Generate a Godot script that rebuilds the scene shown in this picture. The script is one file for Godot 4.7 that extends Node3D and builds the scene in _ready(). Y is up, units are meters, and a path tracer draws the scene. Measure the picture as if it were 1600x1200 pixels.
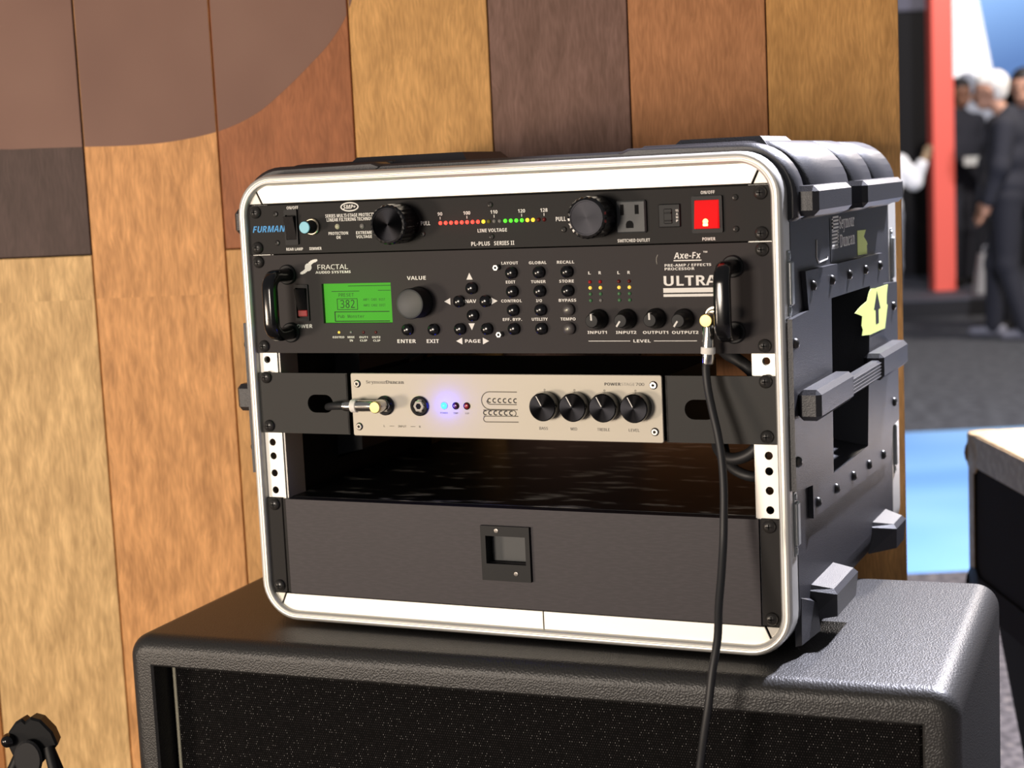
extends Node3D
# Units in the builders are millimetres; the rack front plane is z = 0, y = 0 at the lowest rack screw.
const MM := 0.001
const FLOOR_Y := -806.0
const BG_YAW := 24.264          # the hall behind lies square to this heading
const CAM := Vector3(579.0, 364.1, 1258.4)
var M := {}
var taken := {}
var O := {}                      # node -> origin (mm) that its children's places are measured from
var font_bold: SystemFont
var font_plain: SystemFont
var font_serif: SystemFont
var font_serif_bold: SystemFont
var font_mono: SystemFont


# ---------------------------------------------------------------- mesh builder
class B:
	var st := SurfaceTool.new()
	var xf := Transform3D()
	var group := 1
	var used := false

	func _init(t := Transform3D()) -> void:
		xf = t
		st.begin(Mesh.PRIMITIVE_TRIANGLES)

	func v(p: Vector3, uv := Vector2.ZERO) -> void:
		st.set_uv(uv)
		st.add_vertex((xf * p) * 0.001)

	func tri(a: Vector3, b: Vector3, c: Vector3, s := -1, ua := Vector2.ZERO, ub := Vector2.ZERO, uc := Vector2.ZERO) -> void:   # counter-clockwise seen from outside
		used = true
		st.set_smooth_group(s)
		v(a, ua); v(c, uc); v(b, ub)

	func quad(a: Vector3, b: Vector3, c: Vector3, d: Vector3, s := -1, ua := Vector2.ZERO, ub := Vector2.ZERO, uc := Vector2.ZERO, ud := Vector2.ZERO) -> void:
		tri(a, b, c, s, ua, ub, uc)
		tri(a, c, d, s, ua, uc, ud)

	func cface(p: Array, cen: Vector3, s := -1) -> void:   # a face of a convex solid round cen
		var n: Vector3 = (p[1] - p[0]).cross(p[2] - p[0])
		var mid := Vector3.ZERO
		for q in p:
			mid += q
		mid /= p.size()
		if n.dot(mid - cen) < 0:
			p = p.duplicate()
			p.reverse()
		for i in range(1, p.size() - 1):
			tri(p[0], p[i], p[i + 1], s)

	func box(c: Vector3, s: Vector3, b := 0.0) -> B:
		var h := s / 2
		if b <= 0:
			for a in 3:
				for g in [-1, 1]:
					var f := []
					for k in [[-1, -1], [1, -1], [1, 1], [-1, 1]]:
						var p := Vector3.ZERO
						p[a] = g * h[a]
						p[(a + 1) % 3] = k[0] * h[(a + 1) % 3]
						p[(a + 2) % 3] = k[1] * h[(a + 2) % 3]
						f.append(c + p)
					cface(f, c)
			return self
		var corner := func(sx, sy, sz, a) -> Vector3:
			var p := Vector3(sx * h.x, sy * h.y, sz * h.z)
			for i in 3:
				if i != a:
					p[i] -= signf(p[i]) * b
			return c + p
		for a in 3:
			for g in [-1, 1]:
				var f := []
				for k in [[-1, -1], [1, -1], [1, 1], [-1, 1]]:
					var sg := [0, 0, 0]
					sg[a] = g
					sg[(a + 1) % 3] = k[0]
					sg[(a + 2) % 3] = k[1]
					f.append(corner.call(sg[0], sg[1], sg[2], a))
				cface(f, c)
		for a in 3:
			for g in [-1, 1]:
				for k in [-1, 1]:
					var e := [0, 0, 0]
					var f := []
					e[(a + 1) % 3] = g
					e[(a + 2) % 3] = k
					e[a] = -1
					f.append(corner.call(e[0], e[1], e[2], (a + 1) % 3))
					f.append(corner.call(e[0], e[1], e[2], (a + 2) % 3))
					e[a] = 1
					f.append(corner.call(e[0], e[1], e[2], (a + 2) % 3))
					f.append(corner.call(e[0], e[1], e[2], (a + 1) % 3))
					cface(f, c)
		for sx in [-1, 1]:
			for sy in [-1, 1]:
				for sz in [-1, 1]:
					cface([corner.call(sx, sy, sz, 0), corner.call(sx, sy, sz, 1), corner.call(sx, sy, sz, 2)], c)
		return self

	func frustum(lo: Array, hi: Array) -> B:   # two loops of the same length
		var cen := Vector3.ZERO
		for p in lo + hi:
			cen += p
		cen /= lo.size() + hi.size()
		cface(lo, cen)
		cface(hi, cen)
		for i in lo.size():
			var j: int = (i + 1) % lo.size()
			cface([lo[i], lo[j], hi[j], hi[i]], cen)
		return self

	func lathe(prof: Array, at := Vector3.ZERO, seg := 28, basis := Basis()) -> B:   # axis = basis.z, prof = Vector2(radius, height)
		for k in prof.size() - 1:
			var p: Vector2 = prof[k]
			var q: Vector2 = prof[k + 1]
			if k > 0:
				var o: Vector2 = prof[k - 1]
				if absf((p - o).angle_to(q - p)) > 0.6:
					group += 1
			for j in seg:
				var a0 := TAU * j / seg
				var a1 := TAU * (j + 1) / seg
				var c0 := Vector3(cos(a0), sin(a0), 0)
				var c1 := Vector3(cos(a1), sin(a1), 0)
				var z := Vector3(0, 0, 1)
				var u0 := float(j) / seg
				var u1 := float(j + 1) / seg
				var pa := at + basis * (c0 * p.x + z * p.y)
				var pb := at + basis * (c1 * p.x + z * p.y)
				var qa := at + basis * (c0 * q.x + z * q.y)
				var qb := at + basis * (c1 * q.x + z * q.y)
				if p.x > 1e-4:
					tri(pa, pb, qb, group, Vector2(u0, k), Vector2(u1, k), Vector2(u1, k + 1))
				if q.x > 1e-4:
					tri(pa, qb, qa, group, Vector2(u0, k), Vector2(u1, k + 1), Vector2(u0, k + 1))
		group += 1
		return self

	func extrude(poly: PackedVector2Array, z0: float, z1: float, bevel := 0.0, smooth := false) -> B:
		var p := poly.duplicate()
		if Geometry2D.is_polygon_clockwise(p):
			p.reverse()
		var n := p.size()
		var ins := PackedVector2Array()
		for i in n:
			var e0 := (p[i] - p[(i + n - 1) % n]).normalized()
			var e1 := (p[(i + 1) % n] - p[i]).normalized()
			var nn := (Vector2(-e0.y, e0.x) + Vector2(-e1.y, e1.x))
			var m := nn.normalized()
			ins.append(p[i] + m * bevel / maxf(0.35, m.dot(Vector2(-e0.y, e0.x))))
		var idx := Geometry2D.triangulate_polygon(ins)
		for t in range(0, idx.size(), 3):
			var a := ins[idx[t]]
			var b := ins[idx[t + 1]]
			var c := ins[idx[t + 2]]
			if (b - a).cross(c - a) < 0:
				var w := b
				b = c
				c = w
			tri(Vector3(a.x, a.y, z1), Vector3(b.x, b.y, z1), Vector3(c.x, c.y, z1))
			tri(Vector3(a.x, a.y, z0), Vector3(c.x, c.y, z0), Vector3(b.x, b.y, z0))
		group += 1
		for i in n:
			var j := (i + 1) % n
			var s := group if smooth else -1
			var z2 := z1 - bevel
			if bevel > 0:
				quad(Vector3(p[i].x, p[i].y, z2), Vector3(p[j].x, p[j].y, z2), Vector3(ins[j].x, ins[j].y, z1), Vector3(ins[i].x, ins[i].y, z1), -1)
				quad(Vector3(ins[i].x, ins[i].y, z0), Vector3(ins[j].x, ins[j].y, z0), Vector3(p[j].x, p[j].y, z2), Vector3(p[i].x, p[i].y, z2), s)
			else:
				quad(Vector3(p[i].x, p[i].y, z0), Vector3(p[j].x, p[j].y, z0), Vector3(p[j].x, p[j].y, z2), Vector3(p[i].x, p[i].y, z2), s)
		group += 1
		return self

	func ring(outer: PackedVector2Array, hole: PackedVector2Array, cen: Vector2, z0: float, z1: float, walls := true) -> B:   # both outlines star-shaped round cen
		var angles := []
		for q in outer:
			angles.append((q - cen).angle())
		for q in hole:
			angles.append((q - cen).angle())
		angles.sort()
		var clean := []
		for a in angles:
			if clean.is_empty() or a - clean[-1] > 1e-4:
				clean.append(a)
		var o := []
		var h := []
		for a in clean:
			o.append(hit(outer, cen, a))
			h.append(hit(hole, cen, a))
		group += 1
		for i in clean.size():
			var j: int = (i + 1) % clean.size()
			var f := func(q: Vector2, z: float) -> Vector3: return Vector3(q.x, q.y, z)
			quad(f.call(h[i], z1), f.call(o[i], z1), f.call(o[j], z1), f.call(h[j], z1))
			quad(f.call(h[j], z0), f.call(o[j], z0), f.call(o[i], z0), f.call(h[i], z0))
			if walls:
				quad(f.call(o[i], z0), f.call(o[j], z0), f.call(o[j], z1), f.call(o[i], z1))
			quad(f.call(h[j], z0), f.call(h[i], z0), f.call(h[i], z1), f.call(h[j], z1), group)
		group += 1
		return self

	func hit(poly: PackedVector2Array, cen: Vector2, a: float) -> Vector2:
		var d := Vector2(cos(a), sin(a))
		var best := 1e9
		for i in poly.size():
			var p := poly[i] - cen
			var e := poly[(i + 1) % poly.size()] - poly[i]
			var den := d.cross(e)
			if absf(den) < 1e-9:
				continue
			var t := p.cross(e) / den
			var u := p.cross(d) / den
			if t > 0 and u > -1e-5 and u < 1.00001:
				best = minf(best, t)
		return cen + d * best

	func tube(pts: Array, r: Variant, seg := 12, caps := true) -> B:
		var n := pts.size()
		var t0: Vector3 = (pts[1] - pts[0]).normalized()
		var side := t0.cross(Vector3.UP if absf(t0.y) < 0.9 else Vector3.RIGHT).normalized()
		var rings := []
		for i in n:
			var t: Vector3 = ((pts[mini(i + 1, n - 1)] - pts[maxi(i - 1, 0)]) as Vector3).normalized()
			side = (side - t * side.dot(t)).normalized()
			var up := t.cross(side)
			var rr: float = r[i] if r is Array else r
			var loop := []
			for j in seg:
				var a := TAU * j / seg
				loop.append(pts[i] + (side * cos(a) + up * sin(a)) * rr)
			rings.append(loop)
		group += 1
		for i in n - 1:
			for j in seg:
				var k := (j + 1) % seg
				quad(rings[i][j], rings[i][k], rings[i + 1][k], rings[i + 1][j], group)
		if caps:
			for j in range(1, seg - 1):
				tri(rings[0][0], rings[0][j + 1], rings[0][j])
				tri(rings[n - 1][0], rings[n - 1][j], rings[n - 1][j + 1])
		group += 1
		return self

	func rsweep(hw: float, hh: float, r: float, cen: Vector2, prof: Array, n := 8, open_sides := false) -> B:   # profile (inset, z) round a rounded rectangle, from the back outside over the front to the inside
		var loops := []
		for q in prof:
			var l := []
			var rr := maxf(r - q.x, 0.6)
			for p in rrect(hw - q.x, hh - q.x, rr, n):
				l.append(Vector3(cen.x + p.x, cen.y + p.y, q.y))
			loops.append(l)
		group += 1
		for k in prof.size() - 1:
			if k > 0 and absf(((prof[k] - prof[k - 1]) as Vector2).angle_to(prof[k + 1] - prof[k])) > 0.5:
				group += 1
			var m: int = loops[k].size()
			for i in m:
				if open_sides and (i == n or i == 3 * n + 2) and absf(prof[k].y - prof[k + 1].y) > 200:
					continue
				var j := (i + 1) % m
				quad(loops[k][i], loops[k][j], loops[k + 1][j], loops[k + 1][i], group)
		group += 1
		return self

	static func rrect(hw: float, hh: float, r: float, n := 6) -> PackedVector2Array:
		var out := PackedVector2Array()
		for c in [[1, -1, -PI / 2], [1, 1, 0.0], [-1, 1, PI / 2], [-1, -1, PI]]:
			for i in n + 1:
				var a: float = c[2] + PI / 2 * i / n
				out.append(Vector2(c[0] * (hw - r) + r * cos(a), c[1] * (hh - r) + r * sin(a)))
		return out

	static func circle(r: float, n := 20, cen := Vector2.ZERO) -> PackedVector2Array:
		var out := PackedVector2Array()
		for i in n:
			out.append(cen + Vector2(cos(TAU * i / n), sin(TAU * i / n)) * r)
		return out

	func done() -> ArrayMesh:
		st.generate_normals()
		return st.commit()


# ---------------------------------------------------------------- nodes
func numbered(n: String) -> String:
	if not taken.has(n):
		taken[n] = 0
		return n
	taken[n] += 1
	return "%s_%03d" % [n, taken[n]]


func tag(o: Node, label: String, category: String, group := "") -> Node:
	o.set_meta("label", label)
	o.set_meta("category", category)
	if group:
		o.set_meta("group", group)
	return o


func thing(called: String, label: String, category: String, at := Vector3.ZERO, turn := 0.0, group := "", local := false) -> Node3D:
	var o := Node3D.new()
	o.name = numbered(called)
	add_child(o)
	o.position = at * MM
	o.rotation_degrees.y = turn
	tag(o, label, category, group)
	O[o] = Vector3.ZERO if local else at
	return o


func struct(called: String, at := Vector3.ZERO, turn := 0.0) -> Node3D:
	var o := Node3D.new()
	o.name = called
	add_child(o)
	o.position = at * MM
	o.rotation_degrees.y = turn
	o.set_meta("kind", "structure")
	O[o] = Vector3.ZERO
	return o


func part(parent: Node3D, called: String, shape: Variant, m: Material, at := Vector3.ZERO, label := "") -> MeshInstance3D:
	var o := MeshInstance3D.new()
	o.name = called
	o.mesh = (shape as B).done() if shape is B else shape
	o.material_override = m
	parent.add_child(o, true)
	var base: Vector3 = O.get(parent, Vector3.ZERO)
	o.position = (at - base) * MM
	O[o] = at
	if label:
		o.set_meta("label", label)
	return o


func poly(a: Array) -> PackedVector2Array:
	var out := PackedVector2Array()
	for i in range(0, a.size(), 2):
		out.append(Vector2(a[i], a[i + 1]))
	return out


func text_shape(s: String, w: float, h: float, f: Font, slant := 0.0, xf := Transform3D()) -> ArrayMesh:   # fitted to w x h mm (0 keeps the proportion), centred
	var t := TextMesh.new()
	t.text = s
	t.font = f
	t.font_size = 32
	t.pixel_size = 0.01
	t.depth = 0.0
	t.curve_step = 1.5
	var a := t.get_mesh_arrays()
	var vs: PackedVector3Array = a[Mesh.ARRAY_VERTEX]
	var ix: PackedInt32Array = a[Mesh.ARRAY_INDEX]
	var lo := Vector3(1e9, 1e9, 0)
	var hi := Vector3(-1e9, -1e9, 0)
	for p in vs:
		lo = lo.min(p)
		hi = hi.max(p)
	var size := hi - lo
	var ky := h / size.y
	var kx := w / size.x if w > 0 else ky
	var b := B.new(xf)
	var put := func(p: Vector3) -> Vector3:
		var q := (p - lo - size / 2) * Vector3(kx, ky, 0)
		q.x += slant * q.y
		q.z = 0
		return q
	for i in range(0, ix.size(), 3):
		b.tri(put.call(vs[ix[i]]), put.call(vs[ix[i + 2]]), put.call(vs[ix[i + 1]]))
	return b.done()


func words(parent: Node3D, s: String, x: float, y: float, w: float, h: float, m: Material, f: Font = null, slant := 0.0, z := 0.15) -> MeshInstance3D:
	return part(parent, "lettering", text_shape(s, w, h, f if f else font_bold, slant), m, Vector3(x, y, z))


func smooth_path(pts: Array, per := 6) -> Array:
	var out := []
	for i in pts.size() - 1:
		var p0: Vector3 = pts[maxi(i - 1, 0)]
		var p1: Vector3 = pts[i]
		var p2: Vector3 = pts[i + 1]
		var p3: Vector3 = pts[mini(i + 2, pts.size() - 1)]
		for k in per:
			out.append(p1.cubic_interpolate(p2, p0, p3, float(k) / per))
	out.append(pts[-1])
	return out


func bg(right: float, y: float, ahead: float) -> Vector3:   # a place in the hall, right of and ahead of where the photographer stands
	var a := deg_to_rad(BG_YAW)
	return Vector3(CAM.x, 0, CAM.z) + Vector3(cos(a), 0, -sin(a)) * right + Vector3(-sin(a), 0, -cos(a)) * ahead + Vector3(0, y, 0)


# ---------------------------------------------------------------- materials
func mat(key: String, c: String, rough := 0.5, metal := 0.0) -> StandardMaterial3D:
	var m := StandardMaterial3D.new()
	m.resource_name = key
	m.albedo_color = Color.html(c)
	m.roughness = rough
	m.metallic = metal
	M[key] = m
	return m


func glow(key: String, c: String, energy: float) -> StandardMaterial3D:
	var m := mat(key, c, 0.3)
	m.emission_enabled = true
	m.emission = Color.html(c)
	m.emission_energy_multiplier = energy
	return m


func noise(freq: float, kind := FastNoiseLite.TYPE_SIMPLEX_SMOOTH, octaves := 3, sd := 1) -> FastNoiseLite:
	var n := FastNoiseLite.new()
	n.noise_type = kind
	n.frequency = freq
	n.fractal_octaves = octaves
	n.seed = sd
	return n


func noise_map(n: FastNoiseLite, side := 512) -> NoiseTexture2D:
	var t := NoiseTexture2D.new()
	t.width = side
	t.height = side
	t.seamless = true
	t.noise = n
	return t


func relief(m: StandardMaterial3D, t: Texture2D, tile_mm: float, depth_mm: float) -> StandardMaterial3D:
	m.heightmap_enabled = true
	m.heightmap_texture = t
	m.heightmap_scale = depth_mm * 0.1
	m.uv1_triplanar = true
	m.uv1_scale = Vector3.ONE * (1000.0 / tile_mm)
	return m


func tint(m: StandardMaterial3D, t: Texture2D, tile_mm: Vector3) -> StandardMaterial3D:
	m.albedo_texture = t
	m.uv1_triplanar = true
	m.uv1_scale = Vector3(1000.0 / tile_mm.x, 1000.0 / tile_mm.y, 1000.0 / tile_mm.z)
	return m


func ramp(a: Array) -> Gradient:
	var g := Gradient.new()
	var off := PackedFloat32Array()
	var col := PackedColorArray()
	for k in a:
		off.append(k[0])
		col.append(Color.html(k[1]))
	g.offsets = off
	g.colors = col
	return g


func materials() -> void:
	font_bold = SystemFont.new()
	font_bold.font_names = PackedStringArray(["Droid Sans"])
	font_bold.font_weight = 700
	font_plain = SystemFont.new()
	font_plain.font_names = PackedStringArray(["Droid Sans"])
	font_serif = SystemFont.new()
	font_serif.font_names = PackedStringArray(["Droid Serif"])
	font_serif_bold = SystemFont.new()
	font_serif_bold.font_names = PackedStringArray(["Droid Serif"])
	font_serif_bold.font_weight = 700
	font_mono = SystemFont.new()
	font_mono.font_names = PackedStringArray(["Droid Sans Mono"])
	var grit := noise_map(noise(0.05, FastNoiseLite.TYPE_SIMPLEX_SMOOTH, 3, 4))
	var hide := noise_map(noise(0.13, FastNoiseLite.TYPE_SIMPLEX, 2, 9), 1536)
	(hide.noise as FastNoiseLite).fractal_type = FastNoiseLite.FRACTAL_RIDGED
	relief(mat("tolex", "2b2a29", 0.42), hide, 760.0, 0.42)
	relief(mat("shell plastic", "2c2c30", 0.42), grit, 40.0, 0.14)
	relief(mat("lining", "151416", 0.7), grit, 60.0, 0.2)
	relief(mat("panel black", "232120", 0.6), grit, 22.0, 0.03).metallic_specular = 0.32
	relief(mat("panel grey", "373333", 0.62), grit, 14.0, 0.035).metallic_specular = 0.32
	relief(mat("ear black", "272624", 0.55), grit, 30.0, 0.03).metallic_specular = 0.38
	mat("aluminium", "e4e2dc", 0.46, 0.75)
	mat("bezel aluminium", "f4f1e8", 0.5, 0.7)
	mat("corner aluminium", "c9c6bd", 0.5, 0.7)
	mat("rail steel", "e0ddd6", 0.5, 0.7)
	mat("chrome", "e6e2da", 0.16, 1.0)
	mat("nickel", "cfc3ac", 0.28, 1.0)
	mat("gold cap", "cdb676", 0.42, 0.9)
	mat("satin silver", "b9b3a6", 0.62, 0.6)
	mat("zinc", "b7bab9", 0.45, 0.9)
	mat("black gloss", "101012", 0.16)
	mat("black plastic", "171718", 0.5).metallic_specular = 0.35
	mat("knob grey", "3d3f40", 0.5)
	mat("button grey", "4a4645", 0.35)
	mat("rubber", "1c1b1c", 0.55)
	mat("cord", "222224", 0.5)
	mat("hole", "050505", 0.9)
	mat("print white", "f2efe8", 0.6)
	mat("print blue", "2f9be0", 0.5)
	mat("print dark", "3a3835", 0.6)
	mat("print grey", "9b978d", 0.6)
	mat("groove dark", "6f6a60", 0.5, 0.6)
	mat("sky blue cap", "8fd6ea", 0.45)
	mat("red plastic", "a3181c", 0.5)
	mat("screw black", "2b2927", 0.3)
	mat("screw grey", "807c78", 0.3, 0.9)
	mat("lens red dim", "a0141c", 0.25)
	mat("lens maroon", "5c1512", 0.25)
	mat("lens green", "4c7a52", 0.25)
	mat("lens grey", "7a7874", 0.25)
	mat("lens clear", "b9b79c", 0.2)
	mat("lens olive", "6e6a26", 0.25)
	glow("lamp red", "ff4a3c", 1.6)
	glow("lamp yellow", "ffd23c", 1.1)
	glow("lamp amber", "f5c552", 0.75)
	glow("lamp green", "54e832", 1.1)
	glow("lamp blue", "38b4ff", 3.0)
	var sw := glow("lamp switch red", "ff1a1c", 0.8)
	sw.albedo_color = Color.html("6a0a0c")
	sw.roughness = 0.6
	sw.metallic_specular = 0.2
	glow("lamp switch filament", "ffb46a", 4.0)
	glow("screen green", "5ab838", 0.72).albedo_color = Color.html("1f5a18")
	(M["screen green"] as StandardMaterial3D).roughness = 0.7
	(M["screen green"] as StandardMaterial3D).metallic_specular = 0.2
	mat("screen ink", "072408", 0.7)
	# spun black knob caps: a fine lathe finish round the axis
	var spun := mat("spun black", "131315", 0.24, 1.0)
	spun.anisotropy_enabled = true
	spun.anisotropy = 0.92
	# drawer front: dark board with fine horizontal grain
	var board := noise_map(noise(0.02, FastNoiseLite.TYPE_SIMPLEX, 4, 21))
	board.color_ramp = ramp([[0.0, "241e23"], [0.5, "2a2328"], [1.0, "322a30"]])
	tint(mat("drawer board", "ffffff", 0.55), board, Vector3(160, 26, 26))
	# scuffed black shelf
	var sc := noise_map(noise(0.006, FastNoiseLite.TYPE_SIMPLEX, 4, 33))
	sc.color_ramp = ramp([[0.0, "0a090a"], [0.6, "100f10"], [0.7, "45423f"], [0.82, "a39d93"], [1.0, "d8d2c8"]])
	tint(mat("shelf scuffed", "ffffff", 0.4), sc, Vector3(300, 300, 110))
	# grille cloth: black weave with pale flecks
	var im := Image.create(256, 256, false, Image.FORMAT_RGB8)
	im.fill(Color.html("0c0b0b"))
	var rng := RandomNumberGenerator.new()
	rng.seed = 5
	for j in 32:
		for i in 32:
			var x := i * 8 + (4 if j % 2 else 0)
			var y := j * 8
			var k := rng.randf()
			var c := Color.html("1f1c1c") if k < 0.30 else Color.html("3a3636") if k < 0.88 else Color.html("8d8a88")
			im.fill_rect(Rect2i(x, y, 2, 3), c)
			im.fill_rect(Rect2i((x + 4) % 256, (y + 4) % 256, 3, 1), Color.html("060606"))
	tint(mat("grille cloth", "ffffff", 0.85), ImageTexture.create_from_image(im), Vector3(70, 70, 70)).metallic_specular = 0.2
	var cord_map := noise_map(noise(0.08, FastNoiseLite.TYPE_SIMPLEX, 2, 3), 256)
	cord_map.color_ramp = ramp([[0.0, "8c8770"], [1.0, "e6e2cc"]])
	tint(mat("piping", "ffffff", 0.6), cord_map, Vector3(20, 12, 20))
	# floors
	var pile := noise_map(noise(0.03, FastNoiseLite.TYPE_SIMPLEX, 4, 8))
	pile.color_ramp = ramp([[0.0, "2f3034"], [0.5, "404246"], [1.0, "54565a"]])
	tint(mat("carpet dark", "ffffff", 0.95), pile, Vector3(1500, 1500, 1500))
	var sky_pile := noise_map(noise(0.004, FastNoiseLite.TYPE_SIMPLEX, 3, 12))
	sky_pile.color_ramp = ramp([[0.0, "5080bd"], [0.5, "6899d2"], [1.0, "86b2d6"]])
	tint(mat("carpet blue", "ffffff", 0.95), sky_pile, Vector3(4200, 4200, 4200))
	var stone := noise_map(noise(0.02, FastNoiseLite.TYPE_SIMPLEX, 4, 15))
	stone.color_ramp = ramp([[0.0, "211e1d"], [0.4, "46403f"], [0.7, "585250"], [1.0, "786c60"]])
	tint(mat("carpet mottled", "ffffff", 0.95), stone, Vector3(420, 420, 420))
	mat("platform top", "4a4c55", 0.7)
	mat("platform black", "16161a", 0.6)
	mat("red paint", "f76a5a", 0.5)
	mat("booth black", "0d0c0f", 0.8)
	mat("booth grey", "6a6a78", 0.8)
	# flight case
	var worn := noise_map(noise(0.02, FastNoiseLite.TYPE_SIMPLEX, 4, 44), 256)
	worn.color_ramp = ramp([[0.0, "a98f6b"], [0.5, "b89c76"], [1.0, "c9b08c"]])
	tint(mat("worn aluminium", "ffffff", 0.5, 0.6), worn, Vector3(120, 120, 120))
	relief(mat("case laminate", "2a2627", 0.85), grit, 40.0, 0.1).metallic_specular = 0.25
	mat("case top", "d8d4d2", 0.5)
	mat("cloth black", "171617", 0.9)
	mat("tape yellow", "dcec86", 0.6)
	mat("tape black", "17171a", 0.4)
	mat("wall seam", "21120c", 0.9)
	mat("skin", "b98a70", 0.6)
	mat("skin dark", "7d563f", 0.6)
	mat("cloth charcoal", "26272f", 0.85)
	mat("cloth navy", "23242c", 0.85)
	mat("cloth white", "f2f4f6", 0.8)
	mat("cloth pale grey", "a4a8b2", 0.85)
	mat("cloth tan", "a38a6b", 0.85)
	mat("hair grey", "f0ebdf", 0.7)
	mat("hair dark", "1c1716", 0.6)
	mat("shoe grey", "74747c", 0.6)
	mat("paper white", "d9dcdb", 0.7)
	mat("bag grey", "b4b5ba", 0.6)


# ---------------------------------------------------------------- start
func _ready() -> void:
	# camera
	var cam := Camera3D.new()
	cam.name = "camera"
	cam.fov = rad_to_deg(2.0 * atan(600.0 / 2560.0))
	cam.near = 0.05
	cam.far = 60.0
	cam.position = CAM * MM
	cam.basis = Basis(Vector3(0.91307, -0.04625, -0.405171), Vector3(-0.008941, 0.991039, -0.133274), Vector3(0.407704, 0.125312, 0.904475)).orthonormalized()
	var lens := CameraAttributesPhysical.new()
	lens.frustum_focal_length = 51.2
	lens.frustum_focus_distance = 1.40
	lens.exposure_aperture = 6.4
	cam.attributes = lens
	add_child(cam)
	cam.current = true
	# surroundings
	var env := Environment.new()
	env.background_mode = Environment.BG_COLOR
	env.background_color = Color(0.15, 0.15, 0.155).linear_to_srgb()
	env.tonemap_mode = Environment.TONE_MAPPER_LINEAR
	env.tonemap_exposure = 1.0
	env.sdfgi_enabled = true
	env.ssao_enabled = true
	env.ssil_enabled = true
	var we := WorldEnvironment.new()
	we.environment = env
	we.name = "surroundings"
	add_child(we)
	# lights: a warm lamp to the front left, a cool hall spot above and behind on the right, the hall's own lamps
	lamp("warm_spot", Vector3(-850, 260, 3250), "fff0e0", 7.4, 0.40)
	lamp("low_warm_lamp", Vector3(-2450, -250, 2700), "ffe9d2", 4.6, 0.30)
	lamp("cool_hall_spot", Vector3(840, 2430, -1750), "eeeeff", 44.0, 0.07)
	lamp("hall_lamp", bg(4300, 3600, 8800), "fff3ea", 22.0, 0.4)
	lamp("carpet_lamp", bg(1900, 2600, 5200), "f0f6ff", 1.0, 0.3)
	materials()
	build_wall()
	build_hall()
	build_cabinet()
	build_case()
	build_conditioner()
	build_processor()
	build_amplifier()
	build_drawer()
	build_cables()
	build_flight_case()
	build_stand()
	build_people()


func lamp(called: String, at: Vector3, c: String, energy: float, size: float) -> OmniLight3D:
	var l := OmniLight3D.new()
	l.name = called
	l.position = at * MM
	l.light_color = Color.html(c)
	l.light_energy = energy
	l.light_size = size
	l.omni_range = 40.0
	l.omni_attenuation = 2.0
	l.shadow_enabled = true
	add_child(l)
	return l


# ---------------------------------------------------------------- wooden wall
func plank_map(base: Color, sd: int, w: int, h: int, figure := 0.0) -> ImageTexture:
	var fine := noise(0.5, FastNoiseLite.TYPE_SIMPLEX, 2, sd)
	var broad := noise(0.03, FastNoiseLite.TYPE_SIMPLEX_SMOOTH, 3, sd + 50)
	var fleck := noise(0.25, FastNoiseLite.TYPE_SIMPLEX, 1, sd + 90)
	var data := PackedByteArray()
	data.resize(w * h * 3)
	var at := 0
	for y in h:
		for x in w:
			var warp := broad.get_noise_2d(x * 0.9, y * 0.35)
			var g := fine.get_noise_2d(x * 0.9 + warp * 4.0, y * 0.035) * 0.075 + fleck.get_noise_2d(x * 1.2 + warp * 9.0, y * 0.16) * 0.05 + warp * 0.10
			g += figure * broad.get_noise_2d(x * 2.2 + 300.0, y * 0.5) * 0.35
			var k := 1.0 + g
			data[at] = clampi(int(base.r8 * (1.0 + g * 0.9)), 0, 255)
			data[at + 1] = clampi(int(base.g8 * k), 0, 255)
			data[at + 2] = clampi(int(base.b8 * (1.0 + g * 1.15)), 0, 255)
			at += 3
	return ImageTexture.create_from_image(Image.create_from_data(w, h, false, Image.FORMAT_RGB8, data))


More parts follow.
